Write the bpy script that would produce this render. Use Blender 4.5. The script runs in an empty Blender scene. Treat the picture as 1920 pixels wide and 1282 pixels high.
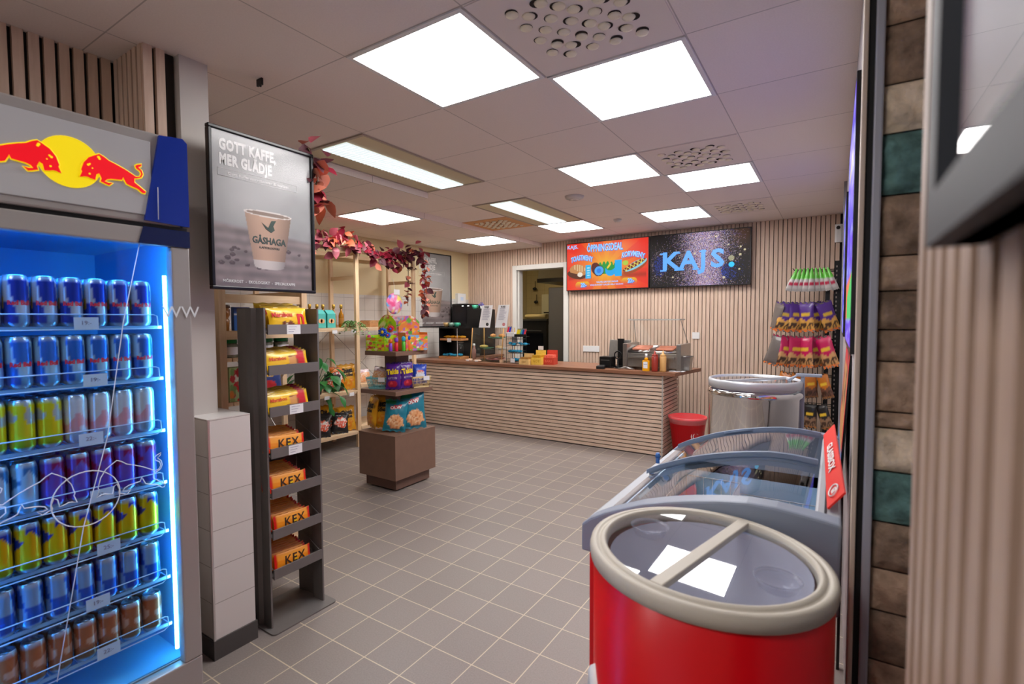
import bpy, math, random
import numpy as np
from mathutils import Vector, Matrix, Euler

random.seed(7)
PI = math.pi
sc = bpy.context.scene
COL = sc.collection

# ---------------------------------------------------------------- camera, world, exposure
cam_data = bpy.data.cameras.new('camera')
cam = bpy.data.objects.new('camera', cam_data); COL.objects.link(cam)
sc.camera = cam
cam_data.sensor_width = 36.0
cam_data.lens = 937.45 / 1920 * 36.0
cam_data.clip_start = 0.02
cam_data.dof.use_dof = True
cam_data.dof.focus_distance = 4.6
cam_data.dof.aperture_fstop = 4.5
YAW, PITCH, ROLL = -0.574, -0.045, -0.0042
_f = Vector((math.sin(YAW)*math.cos(PITCH), math.cos(YAW)*math.cos(PITCH), math.sin(PITCH)))
_r = Vector((math.cos(YAW), -math.sin(YAW), 0)); _u = _r.cross(_f)
_r2 = _r*math.cos(ROLL) + _u*math.sin(ROLL); _u2 = -_r*math.sin(ROLL) + _u*math.cos(ROLL)
m = Matrix((_r2, _u2, -_f)).transposed().to_4x4()
m.translation = Vector((0, 0, 1.38))
cam.matrix_world = m

w = bpy.data.worlds.new('world'); sc.world = w; w.use_nodes = True
w.node_tree.nodes['Background'].inputs[0].default_value = (0.75, 0.8, 0.9, 1)
w.node_tree.nodes['Background'].inputs[1].default_value = 0.3
sc.view_settings.view_transform = 'Standard'
sc.view_settings.look = 'None'
sc.view_settings.gamma = 1
sc.view_settings.exposure = 0.6
sc.view_settings.use_curve_mapping = False
sc.cycles.max_bounces = 8
sc.cycles.transparent_max_bounces = 12
sc.cycles.sample_clamp_indirect = 6
PANEL = 12.0         # strength of the square ceiling panels

# ---------------------------------------------------------------- helpers
def S(h, k=1.0):
    h = h.lstrip('#')
    c = [int(h[i:i+2], 16)/255 for i in (0, 2, 4)]
    return tuple((x/12.92 if x <= .04045 else ((x+.055)/1.055)**2.4)*k for x in c)

def lin(a):
    a = np.clip(np.asarray(a, float), 0, 1)
    return np.where(a <= .04045, a/12.92, ((a+.055)/1.055)**2.4)

def hx(h):
    h = h.lstrip('#'); return np.array([int(h[i:i+2], 16)/255 for i in (0, 2, 4)])

MATS = {}
def mat(name, col, rough=.5, metal=0.0, emis=None, es=0.0, noise=0.0, nscale=8.0, bump=0.0, bscale=60.0, spec=.5, trans=0.0, ior=1.45, alpha=1.0):
    if name in MATS: return MATS[name]
    mt = bpy.data.materials.new(name); mt.use_nodes = True
    nt = mt.node_tree; b = nt.nodes['Principled BSDF']
    if isinstance(col, str): col = S(col)
    b.inputs['Base Color'].default_value = (*col, 1)
    b.inputs['Roughness'].default_value = rough
    b.inputs['Metallic'].default_value = metal
    b.inputs['Specular IOR Level'].default_value = spec
    b.inputs['Transmission Weight'].default_value = trans
    b.inputs['IOR'].default_value = ior
    b.inputs['Alpha'].default_value = alpha
    if emis:
        b.inputs['Emission Color'].default_value = (*(S(emis) if isinstance(emis, str) else emis), 1)
        b.inputs['Emission Strength'].default_value = es
    tc = None
    if noise or bump:
        tc = nt.nodes.new('ShaderNodeTexCoord')
    if noise:
        n = nt.nodes.new('ShaderNodeTexNoise'); n.inputs['Scale'].default_value = nscale; n.inputs['Detail'].default_value = 5
        nt.links.new(tc.outputs['Object'], n.inputs['Vector'])
        r = nt.nodes.new('ShaderNodeValToRGB')
        r.color_ramp.elements[0].position = .3; r.color_ramp.elements[1].position = .7
        r.color_ramp.elements[0].color = (*[c*(1-noise) for c in col], 1)
        r.color_ramp.elements[1].color = (*[min(1, c*(1+noise)) for c in col], 1)
        nt.links.new(n.outputs['Fac'], r.inputs['Fac']); nt.links.new(r.outputs['Color'], b.inputs['Base Color'])
    if bump:
        n2 = nt.nodes.new('ShaderNodeTexNoise'); n2.inputs['Scale'].default_value = bscale; n2.inputs['Detail'].default_value = 4
        nt.links.new(tc.outputs['Object'], n2.inputs['Vector'])
        bp = nt.nodes.new('ShaderNodeBump'); bp.inputs['Strength'].default_value = bump; bp.inputs['Distance'].default_value = .01
        nt.links.new(n2.outputs['Fac'], bp.inputs['Height']); nt.links.new(bp.outputs['Normal'], b.inputs['Normal'])
    MATS[name] = mt
    return mt

def wood(name, c1, c2, axis='Z', scale=6.0, stretch=14.0, rough=.55):
    """streaky wood grain along one axis"""
    if name in MATS: return MATS[name]
    mt = bpy.data.materials.new(name); mt.use_nodes = True
    nt = mt.node_tree; b = nt.nodes['Principled BSDF']; b.inputs['Roughness'].default_value = rough
    tc = nt.nodes.new('ShaderNodeTexCoord'); mp = nt.nodes.new('ShaderNodeMapping')
    sv = {'X': (1, stretch, stretch), 'Y': (stretch, 1, stretch), 'Z': (stretch, stretch, 1)}[axis]
    mp.inputs['Scale'].default_value = sv
    n = nt.nodes.new('ShaderNodeTexNoise'); n.inputs['Scale'].default_value = scale; n.inputs['Detail'].default_value = 6; n.inputs['Distortion'].default_value = .6
    r = nt.nodes.new('ShaderNodeValToRGB')
    r.color_ramp.elements[0].position = .35; r.color_ramp.elements[1].position = .68
    r.color_ramp.elements[0].color = (*S(c1), 1); r.color_ramp.elements[1].color = (*S(c2), 1)
    nt.links.new(tc.outputs['Object'], mp.inputs['Vector']); nt.links.new(mp.outputs['Vector'], n.inputs['Vector'])
    nt.links.new(n.outputs['Fac'], r.inputs['Fac']); nt.links.new(r.outputs['Color'], b.inputs['Base Color'])
    MATS[name] = mt
    return mt

def tiles(name, px, py, ox, oy, lw, c_tile, c_line, ax='XY', rough=.5, var=.05, bump=.3, speck=0.0):
    """rectangular tile grid in object coordinates; ox, oy = position of one joint"""
    if name in MATS: return MATS[name]
    mt = bpy.data.materials.new(name); mt.use_nodes = True
    nt = mt.node_tree; N = nt.nodes; L = nt.links; b = N['Principled BSDF']; b.inputs['Roughness'].default_value = rough
    tc = N.new('ShaderNodeTexCoord'); sp = N.new('ShaderNodeSeparateXYZ'); L.new(tc.outputs['Object'], sp.inputs[0])
    def M(op, a, bb=None, clamp=False):
        n = N.new('ShaderNodeMath'); n.operation = op; n.use_clamp = clamp
        for i, v in enumerate((a, bb)):
            if v is None: continue
            if isinstance(v, (int, float)): n.inputs[i].default_value = v
            else: L.new(v, n.inputs[i])
        return n.outputs[0]
    masks = []; cells = []
    for k, (a, per, off) in enumerate(zip(ax, (px, py), (ox, oy))):
        s = M('DIVIDE', M('SUBTRACT', sp.outputs[a], off), per)
        fr = M('FRACT', s); d = M('MULTIPLY', M('MINIMUM', fr, M('SUBTRACT', 1.0, fr)), per)
        masks.append(M('LESS_THAN', d, lw/2)); cells.append(M('FLOOR', s))
    line = M('MAXIMUM', masks[0], masks[1])
    cb = N.new('ShaderNodeCombineXYZ'); L.new(cells[0], cb.inputs[0]); L.new(cells[1], cb.inputs[1])
    wn = N.new('ShaderNodeTexWhiteNoise'); wn.noise_dimensions = '3D'; L.new(cb.outputs[0], wn.inputs['Vector'])
    mr = N.new('ShaderNodeMapRange'); L.new(wn.outputs['Value'], mr.inputs['Value'])
    mr.inputs['To Min'].default_value = 1-var; mr.inputs['To Max'].default_value = 1+var
    val = mr.outputs[0]
    if speck:
        nz = N.new('ShaderNodeTexNoise'); nz.inputs['Scale'].default_value = 160; nz.inputs['Detail'].default_value = 3
        L.new(tc.outputs['Object'], nz.inputs['Vector'])
        m2 = N.new('ShaderNodeMapRange'); L.new(nz.outputs['Fac'], m2.inputs['Value'])
        m2.inputs['From Min'].default_value = .3; m2.inputs['From Max'].default_value = .7
        m2.inputs['To Min'].default_value = 1-speck; m2.inputs['To Max'].default_value = 1+speck
        val = M('MULTIPLY', val, m2.outputs[0])
    vm = N.new('ShaderNodeVectorMath'); vm.operation = 'SCALE'; vm.inputs[0].default_value = S(c_tile); L.new(val, vm.inputs['Scale'])
    mx = N.new('ShaderNodeMix'); mx.data_type = 'RGBA'; L.new(line, mx.inputs['Factor'])
    L.new(vm.outputs[0], mx.inputs[6]); mx.inputs[7].default_value = (*S(c_line), 1)
    L.new(mx.outputs[2], b.inputs['Base Color'])
    bp = N.new('ShaderNodeBump'); bp.inputs['Strength'].default_value = bump; bp.inputs['Distance'].default_value = .002; bp.invert = True
    L.new(line, bp.inputs['Height']); L.new(bp.outputs[0], b.inputs['Normal'])
    MATS[name] = mt
    return mt

def print_mat(name, rough=.5, emis=0.0, metal=0.0, coat=0.0):
    """shows the colour attribute 'print' (ink on the surface)"""
    if name in MATS: return MATS[name]
    mt = bpy.data.materials.new(name); mt.use_nodes = True
    nt = mt.node_tree; b = nt.nodes['Principled BSDF']
    a = nt.nodes.new('ShaderNodeAttribute'); a.attribute_name = 'print'
    b.inputs['Roughness'].default_value = rough; b.inputs['Metallic'].default_value = metal
    b.inputs['Coat Weight'].default_value = coat
    if emis:
        nt.links.new(a.outputs['Color'], b.inputs['Emission Color']); b.inputs['Emission Strength'].default_value = emis
        b.inputs['Specular IOR Level'].default_value = .12
        b.inputs['Base Color'].default_value = (.02, .02, .02, 1)
    else:
        nt.links.new(a.outputs['Color'], b.inputs['Base Color'])
    MATS[name] = mt
    return mt

def glass_mat(name, tint=(.95, .98, .98), fr=1.5, rough=.02):
    if name in MATS: return MATS[name]
    mt = bpy.data.materials.new(name); mt.use_nodes = True
    nt = mt.node_tree; N = nt.nodes; L = nt.links
    N.remove(N['Principled BSDF']); out = N['Material Output']
    t = N.new('ShaderNodeBsdfTransparent'); t.inputs[0].default_value = (*tint, 1)
    g = N.new('ShaderNodeBsdfGlossy'); g.inputs['Roughness'].default_value = rough; g.inputs[0].default_value = (1, 1, 1, 1)
    f = N.new('ShaderNodeFresnel'); f.inputs['IOR'].default_value = fr
    geo = N.new('ShaderNodeNewGeometry'); mm = N.new('ShaderNodeMath'); mm.operation = 'SUBTRACT'; mm.inputs[0].default_value = 1
    L.new(geo.outputs['Backfacing'], mm.inputs[1])
    m3 = N.new('ShaderNodeMath'); m3.operation = 'MULTIPLY'; L.new(f.outputs[0], m3.inputs[0]); L.new(mm.outputs[0], m3.inputs[1])
    x = N.new('ShaderNodeMixShader'); L.new(m3.outputs[0], x.inputs[0]); L.new(t.outputs[0], x.inputs[1]); L.new(g.outputs[0], x.inputs[2])
    L.new(x.outputs[0], out.inputs[0])
    MATS[name] = mt
    return mt

class MB:
    """collects shapes, builds ONE mesh object"""
    def __init__(s): s.v = []; s.f = []; s.mi = []; s.sm = []
    def add(s, vs, fs, m=0, smooth=False):
        o = len(s.v); s.v += [tuple(p) for p in vs]
        s.f += [tuple(i+o for i in f) for f in fs]; s.mi += [m]*len(fs); s.sm += [smooth]*len(fs)
        return s
    def box(s, x0, x1, y0, y1, z0, z1, m=0, rz=0, c=None):
        vs = [(x, y, z) for z in (z0, z1) for y in (y0, y1) for x in (x0, x1)]
        if rz:
            cx, cy = c if c else ((x0+x1)/2, (y0+y1)/2); ca, sa = math.cos(rz), math.sin(rz)
            vs = [(cx+(x-cx)*ca-(y-cy)*sa, cy+(x-cx)*sa+(y-cy)*ca, z) for x, y, z in vs]
        return s.add(vs, [(0,2,3,1), (4,5,7,6), (0,1,5,4), (2,6,7,3), (0,4,6,2), (1,3,7,5)], m)
    def rbox(s, x0, x1, y0, y1, z0, z1, r=.01, n=4, m=0):
        """box with rounded vertical edges"""
        pts = []
        for cx, cy, a0 in ((x1-r, y1-r, 0), (x0+r, y1-r, PI/2), (x0+r, y0+r, PI), (x1-r, y0+r, 1.5*PI)):
            for k in range(n+1):
                a = a0+PI/2*k/n; pts.append((cx+r*math.cos(a), cy+r*math.sin(a)))
        return s.prism(pts, z0, z1, m)
    def prism(s, pts, z0, z1, m=0, fn=None, smooth=False):
        n = len(pts)
        vs = [(x, y, z0) for x, y in pts]+[(x, y, z1) for x, y in pts]
        if fn: vs = [fn(*p) for p in vs]
        fs = [tuple(range(n-1, -1, -1)), tuple(range(n, 2*n))]
        s.add(vs, fs, m)
        o = len(s.v)-2*n
        side = [(i+o, (i+1) % n+o, (i+1) % n+n+o, i+n+o) for i in range(n)]
        s.f += side; s.mi += [m]*n; s.sm += [smooth]*n
        return s
    def lathe(s, prof, c=(0, 0, 0), seg=24, m=0, cap=True, smooth=True, a0=0, a1=2*PI):
        full = abs(a1-a0-2*PI) < 1e-6; k = seg if full else seg+1
        vs = [(c[0]+r*math.cos(a0+(a1-a0)*i/seg), c[1]+r*math.sin(a0+(a1-a0)*i/seg), c[2]+z) for r, z in prof for i in range(k)]
        fs = []
        for j in range(len(prof)-1):
            for i in range(seg):
                a, b = i, (i+1) % k
                fs.append((j*k+a, j*k+b, (j+1)*k+b, (j+1)*k+a))
        s.add(vs, fs, m, smooth)
        if cap and full:
            o = len(s.v)-len(vs)
            if prof[0][0] > 1e-5: s.f.append(tuple(o+i for i in range(k-1, -1, -1))); s.mi.append(m); s.sm.append(False)
            if prof[-1][0] > 1e-5: s.f.append(tuple(o+(len(prof)-1)*k+i for i in range(k))); s.mi.append(m); s.sm.append(False)
        return s
    def cyl(s, p, q, r, seg=12, m=0, r2=None):
        p = Vector(p); q = Vector(q); d = (q-p); 
        a = d.orthogonal().normalized(); b = d.normalized().cross(a); r2 = r if r2 is None else r2
        vs = [tuple(p+(a*math.cos(2*PI*i/seg)+b*math.sin(2*PI*i/seg))*r) for i in range(seg)]
        vs += [tuple(q+(a*math.cos(2*PI*i/seg)+b*math.sin(2*PI*i/seg))*r2) for i in range(seg)]
        o = len(s.v)
        s.add(vs, [tuple(range(seg-1, -1, -1)), tuple(range(seg, 2*seg))], m)
        s.f += [(i+o, (i+1) % seg+o, (i+1) % seg+seg+o, i+seg+o) for i in range(seg)]; s.mi += [m]*seg; s.sm += [True]*seg
        return s
    def tube(s, pts, r, seg=6, m=0, closed=False):
        pts = [Vector(p) for p in pts]; n = len(pts); rings = []
        up = Vector((0, 0, 1)); prev = None
        for i, p in enumerate(pts):
            if closed: t = pts[(i+1) % n]-pts[i-1]
            else: t = pts[min(i+1, n-1)]-pts[max(i-1, 0)]
            t.normalize()
            if prev is None: a = t.orthogonal().normalized()
            else:
                a = prev-t*prev.dot(t); a = a.normalized() if a.length > 1e-6 else t.orthogonal().normalized()
            prev = a; b = t.cross(a)
            rr = r[i] if isinstance(r, (list, tuple)) else r
            rings.append([tuple(p+(a*math.cos(2*PI*k/seg)+b*math.sin(2*PI*k/seg))*rr) for k in range(seg)])
        fs = []
        for i in range(n if closed else n-1):
            for k in range(seg):
                a0 = i*seg; b0 = ((i+1) % n)*seg
                fs.append((a0+k, a0+(k+1) % seg, b0+(k+1) % seg, b0+k))
        if not closed: fs += [tuple(range(seg-1, -1, -1)), tuple((n-1)*seg+k for k in range(seg))]
        return s.add([p for rg in rings for p in rg], fs, m, True)
    def quad(s, a, b, c, d, m=0): return s.add([a, b, c, d], [(0, 1, 2, 3)], m)
    def grid(s, fn, nx, ny, m=0, smooth=True):
        vs = [fn(i/nx, j/ny) for j in range(ny+1) for i in range(nx+1)]
        fs = [(j*(nx+1)+i, j*(nx+1)+i+1, (j+1)*(nx+1)+i+1, (j+1)*(nx+1)+i) for j in range(ny) for i in range(nx)]
        return s.add(vs, fs, m, smooth)
    def ball(s, c, r, seg=10, m=0, sq=(1, 1, 1)):
        ri = seg//2
        return s.lathe([(max(1e-6, r*math.sin(PI*j/ri)), -r*math.cos(PI*j/ri)) for j in range(ri+1)], (0, 0, 0), seg, m, cap=False)._tail(c, sq, (ri+1)*seg)
    def _tail(s, c, sq, n):
        for i in range(len(s.v)-n, len(s.v)):
            p = s.v[i]; s.v[i] = (c[0]+p[0]*sq[0], c[1]+p[1]*sq[1], c[2]+p[2]*sq[2])
        return s
    def xform(s, M):
        s.v = [tuple(M @ Vector(p)) for p in s.v]; return s
    def build(s, name, mats, parent=None, loc=(0, 0, 0), rot=(0, 0, 0), bevel=0.0, bseg=2, colors=None):
        me = bpy.data.meshes.new(name); me.from_pydata(s.v, [], s.f)
        if not isinstance(mats, (list, tuple)): mats = [mats]
        for mm in mats: me.materials.append(mm)
        me.polygons.foreach_set('material_index', s.mi)
        me.polygons.foreach_set('use_smooth', s.sm)
        if colors is not None: set_print(me, colors)
        me.update()
        o = bpy.data.objects.new(name, me); COL.objects.link(o)
        o.location = loc; o.rotation_euler = rot
        if parent is not None: o.parent = parent
        if bevel:
            bm = o.modifiers.new('bevel', 'BEVEL'); bm.width = bevel; bm.segments = bseg; bm.limit_method = 'ANGLE'; bm.angle_limit = .7
        return o

def set_print(me, cols):
    at = me.color_attributes.new('print', 'FLOAT_COLOR', 'POINT')
    c = np.ones((len(me.vertices), 4), dtype=np.float32); c[:, :3] = lin(cols)
    at.data.foreach_set('color', c.ravel())

def tag(o, label=None, cat=None, group=None, kind=None):
    if label: o['label'] = label
    if cat: o['category'] = cat
    if group: o['group'] = group
    if kind: o['kind'] = kind
    return o
def thing(name, label, cat, loc=(0, 0, 0), rz=0, group=None, rot=None):
    o = bpy.data.objects.new(name, None); COL.objects.link(o); o.empty_display_size = .05
    o.location = loc; o.rotation_euler = rot if rot else (0, 0, rz)
    return tag(o, label, cat, group)
def struct(o): o['kind'] = 'structure'; return o

def dup(root, loc=None, rot=None, label=None, group=None, scale=None):
    """copy of a thing with its parts and sub-parts"""
    r = root.copy(); COL.objects.link(r)
    if loc is not None: r.location = loc
    if rot is not None: r.rotation_euler = rot
    if scale is not None: r.scale = scale
    if label: r['label'] = label
    if group: r['group'] = group
    for ch in KIDS.get(root.name, list(root.children)):
        c = ch.copy(); COL.objects.link(c); c.parent = r
        for g in ch.children:
            d = g.copy(); COL.objects.link(d); d.parent = c
    return r
KIDS = {}

FRX = (PI/2, 0, PI/2)      # faces +x : local x -> +y, local y -> +z
FNY = (PI/2, 0, 0)         # faces -y : local x -> +x
FNX = (PI/2, 0, -PI/2)     # faces -x : local x -> -y
def text(body, size, mt, parent, loc=(0, 0, 0), rot=(0, 0, 0), sx=1.0, bold=0.0, ext=.0006, align='CENTER', name='lettering', fn=None, shear=0.0, space=1.0):
    cu = bpy.data.curves.new('t', 'FONT'); cu.body = body; cu.size = size; cu.extrude = ext; cu.offset = bold
    cu.align_x = align; cu.align_y = 'CENTER'; cu.resolution_u = 2; cu.shear = shear; cu.space_character = space
    tmp = bpy.data.objects.new('t', cu); COL.objects.link(tmp)
    dg = bpy.context.evaluated_depsgraph_get(); dg.update()
    me = bpy.data.meshes.new_from_object(tmp.evaluated_get(dg)); 
    bpy.data.objects.remove(tmp); bpy.data.curves.remove(cu)
    me.name = name
    for v in me.vertices:
        v.co.x *= sx
        if fn: v.co = Vector(fn(v.co.x, v.co.y, v.co.z))
    me.materials.clear(); me.materials.append(mt)
    o = bpy.data.objects.new(name, me); COL.objects.link(o)
    o.location = loc; o.rotation_euler = rot
    if parent is not None: o.parent = parent
    return o

def panel(name, w, h, nx, ny, fn, mt, parent=None, loc=(0, 0, 0), rot=(0, 0, 0), t=.0):
    """printed flat sheet centred on its origin; fn(u, v) -> rgb in 0..1 (srgb), vectorised"""
    u, v = np.meshgrid(np.linspace(0, 1, nx+1), np.linspace(0, 1, ny+1))
    u = u.ravel(); v = v.ravel()
    P = np.stack([(u-.5)*w, (v-.5)*h, np.zeros_like(u)], -1)
    idx = np.arange((nx+1)*(ny+1)).reshape(ny+1, nx+1)
    F = np.stack([idx[:-1, :-1], idx[:-1, 1:], idx[1:, 1:], idx[1:, :-1]], -1).reshape(-1, 4)
    me = bpy.data.meshes.new(name); me.from_pydata(P.tolist(), [], F.tolist())
    set_print(me, fn(u, v)); me.materials.append(mt)
    o = bpy.data.objects.new(name, me); COL.objects.link(o); o.location = loc; o.rotation_euler = rot
    if parent is not None: o.parent = parent
    return o

def vnoise(u, v, scale, seed=0):
    """smooth value noise, numpy"""
    rs = np.random.RandomState(seed); G = rs.rand(64, 64)
    x = u*scale; y = v*scale; xi = np.floor(x).astype(int); yi = np.floor(y).astype(int)
    fx = x-xi; fy = y-yi; fx = fx*fx*(3-2*fx); fy = fy*fy*(3-2*fy)
    g = lambda a, b: G[a % 64, b % 64]
    return (g(xi, yi)*(1-fx)+g(xi+1, yi)*fx)*(1-fy)+(g(xi, yi+1)*(1-fx)+g(xi+1, yi+1)*fx)*fy

def mixc(base, col, mask):
    mask = np.clip(mask, 0, 1)[:, None]; return base*(1-mask)+np.asarray(col)*mask
def sstep(a, b, x): t = np.clip((x-a)/(b-a), 0, 1); return t*t*(3-2*t)
def flat(col, u): return np.tile(hx(col), (len(u), 1))
def slat_run(mb, n0, n1, pitch, wd, fn, m=0):
    """slats between n0 and n1 along a run; fn(a, b) adds one slat"""
    k = 0; a = n0
    while a+wd <= n1+1e-6:
        fn(a, a+wd); a += pitch
# ---------------------------------------------------------------- the room
CZ, LZ, H = 2.45, 2.395, 1.38
FX0, FY0, FX1, FY1 = -5.1, -2.6, .06, 6.18
m_floor = tiles('floor_tiles', .2, .2, -1.3951, 1.3399, .0045, '#867d78', '#c6b79e', 'XY', rough=.42, var=.05, bump=.6, speck=.10)
m_ceil = tiles('ceiling_tiles', .6, .6, -1.6963, 1.3823, .005, '#efe3db', '#bdb2aa', 'XY', rough=.8, var=.02, bump=.3, speck=.03)
m_wallw = mat('white_wall_paint', '#d9d4ce', .7, bump=.05)
m_cream = mat('cream_wall_paint', '#e0cfa4', .7, bump=.05)
m_slat = wood('slat_oak', '#cbb09a', '#d8bfaa', 'Z', 5, 10)
m_slath = wood('slat_oak_level', '#ccb19b', '#dec6b1', 'X', 5, 10)
m_back = mat('dark_felt', '#2a2522', .95)
m_tile = tiles('white_wall_tiles', .15, .15, 3.0, .0, .003, '#d6d3cc', '#a09c94', 'YZ', rough=.2, var=.02, bump=.5)
m_pine = wood('pine', '#d9b78e', '#e9cda6', 'Z', 4, 12, .6)
m_piney = wood('pine_along', '#d9b78e', '#e9cda6', 'Y', 4, 12, .6)
m_black = mat('black_plastic', '#121213', .35)
m_blackmetal = mat('black_metal', '#0c0c0d', .4, .3)
m_white = mat('white_plastic', '#e4e4e2', .4)
m_steel = mat('brushed_steel', '#a9a7a2', .3, .9, noise=.06, nscale=30)
m_paper = mat('white_paper', '#e6e6e8', .7)
m_ink = mat('dark_ink', '#2b2b33', .7)
m_price = mat('price_ink', '#8e8aa5', .7)

struct(MB().box(FX0, 1.2, FY0, 9.2, -.05, 0).build('floor', m_floor))
# upper ceiling (with the notch of the lower soffit) and the lower soffit along the left
c = MB()
c.box(-2.889, 1.2, FY0, 3.182, CZ, CZ+.04); c.box(-3.485, 1.2, 3.182, 6.22, CZ, CZ+.04)
struct(c.build('ceiling', m_ceil))
c = MB()
c.box(FX0, -2.889, FY0, 3.182, LZ, CZ+.03); c.box(FX0, -3.485, 3.182, 6.22, LZ, CZ+.03)
struct(c.build('ceiling', m_ceil))

# back wall with the kitchen doorway, clad in upright slats
DX0, DX1, DZ = -3.90, -3.14, 2.09
b = MB()
b.box(FX0, DX0-.07, 6.20, 6.30, 0, CZ); b.box(DX1+.07, .3, 6.20, 6.30, 0, CZ); b.box(DX0-.07, DX1+.07, 6.20, 6.30, DZ+.07, CZ)
b.box(DX0-.07, DX1+.07, 6.195, 6.2, DZ+.07, CZ, 0)
def vs(a, e):
    if a > DX0-.10 and e < DX1+.10: b.box(a, e, 6.175, 6.2, DZ+.07, CZ, 1)
    else: b.box(a, e, 6.175, 6.2, 0, CZ if a > -3.5 else LZ, 1)
slat_run(b, -4.80, .035, .0435, .0362, vs)
struct(b.build('wall_back', [m_back, m_slat]))
d = MB()
d.box(DX0-.07, DX0, 6.155, 6.32, 0, DZ+.07); d.box(DX1, DX1+.07, 6.155, 6.32, 0, DZ+.07); d.box(DX0, DX1, 6.155, 6.32, DZ, DZ+.07)
d.box(DX0, DX0+.02, 6.20, 6.30, 0, DZ); d.box(DX1-.02, DX1, 6.2, 6.3, 0, DZ)
struct(d.build('door_1', mat('door_white', '#dcdad2', .4), bevel=.004))

# left wall, slightly askew: tiled below, cream above
LWA = math.atan2(.19, 3.2)
def lw(y): return -5.0+max(0, y-2.9)*.062
b = MB()
for (z0, z1, mi) in ((0, 1.69, 1), (1.69, 2.46, 0)):
    b.add([(lw(1.0), 1.0, z0), (lw(6.25), 6.25, z0), (lw(6.25), 6.25, z1), (lw(1.0), 1.0, z1), (-5.15, 1.0, z0), (-5.15, 6.25, z0), (-5.15, 6.25, z1), (-5.15, 1.0, z1)],
          [(0, 1, 2, 3), (5, 4, 7, 6), (0, 3, 7, 4), (1, 5, 6, 2), (3, 2, 6, 7), (0, 4, 5, 1)], mi)
lwo = struct(b.build('wall_left', [m_cream, m_tile]))
# near-left slat clad wall with its step and the white column
b = MB(); XS = -2.525
b.box(XS-.12, XS-.02, FY0, 1.0, 0, CZ, 0)
slat_run(b, FY0+.011, .884, .044, .031, lambda a, e: b.box(XS-.02, XS, a, e, 0, CZ, 1))
b.box(XS-.02, -2.277, .90, 1.0, 0, CZ, 0)
slat_run(b, XS+.002, -2.262, .044, .031, lambda a, e: b.box(a, e, .883, .90, 0, CZ, 1))
slat_run(b, .886, 1.0, .044, .031, lambda a, e: b.box(-2.277, -2.257, a, e, 0, CZ, 1))
struct(b.build('wall_left', [m_back, m_slat]))
b = MB(); b.box(-2.62, -2.236, 1.003, 1.112, 0, CZ)
struct(b.build('wall_left', mat('column_white', '#c9c3bd', .6)))
# low tiled pier in front of it
m_pt = tiles('pier_tiles', .3, .15, 1.0, .08, .003, '#d8d5d1', '#a5a19b', 'YZ', rough=.2, var=.02)
m_ptx = tiles('pier_tiles_shaded', .3, .15, -2.09, .08, .003, '#cfcac4', '#99948d', 'XZ', rough=.2, var=.03)  # darker copy of the pier tiles: shade of this face put into the colour
b = MB(); b.box(-2.40, -2.09, 1.0, 1.17, .08, .985)
p = b.build('wall_left', [m_pt, m_ptx, mat('pier_cap', '#dedbd8', .25)]); struct(p)
for i, pl in enumerate(p.data.polygons):
    pl.material_index = 1 if abs(pl.normal.y) > .5 else (2 if abs(pl.normal.z) > .5 else 0)
b = MB(); b.box(-2.41, -2.084, .994, 1.176, 0, .08)
struct(b.build('baseboard_left', mat('dark_tile', '#4d4b4a', .35)))
struct(MB().box(-2.094, -2.086, .996, 1.004, 0, .985).build('trim_1', mat('edge_trim', '#c9c7c4', .3, .6)))
# front wall behind the camera, with a wide shop window
b = MB(); b.box(FX0, -3.2, FY0-.1, FY0, 0, CZ); b.box(-.4, 1.2, FY0-.1, FY0, 0, CZ); b.box(-3.2, -.4, FY0-.1, FY0, 0, .5); b.box(-3.2, -.4, FY0-.1, FY0, 2.2, CZ)
b.box(FX0-.1, FX0, FY0, 1.0, 0, CZ)
struct(b.build('wall_front', m_wallw))

# right wall: plain far part beyond a door frame, stone clad reveal, slats near the camera
RX = .055; PY0 = 1.20
b = MB(); b.box(RX, RX+.15, PY0+.02, 6.3, 0, CZ, 0); b.box(RX+.02, RX+.35, FY0, .52, 0, CZ, 1)
slat_run(b, .5165-.040*77-.027, .52, .040, .0245, lambda a, e: b.box(RX, RX+.02, a, e, 0, CZ, 2))
b.box(.34, .40, .52, 1.3, 0, CZ, 0)
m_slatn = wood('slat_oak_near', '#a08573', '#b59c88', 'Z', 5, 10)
struct(b.build('wall_right', [mat('far_wall_paint', '#a8a3a6', .5), m_back, m_slatn]))
b = MB(); b.box(.034, .0425, PY0-.006, PY0+.03, 0, CZ); struct(b.build('trim_2', mat('cream_moulding', '#d2bfac', .5), bevel=.002))
b = MB(); b.box(.0425, .0535, PY0+.002, PY0+.03, 0, CZ); struct(b.build('trim_3', mat('black_moulding', '#141312', .6)))
b = MB(); b.box(.0535, .0685, PY0-.004, PY0+.03, 0, CZ); struct(b.build('trim_4', mat('grey_moulding', '#adaeb6', .45, .2), bevel=.003))
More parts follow.
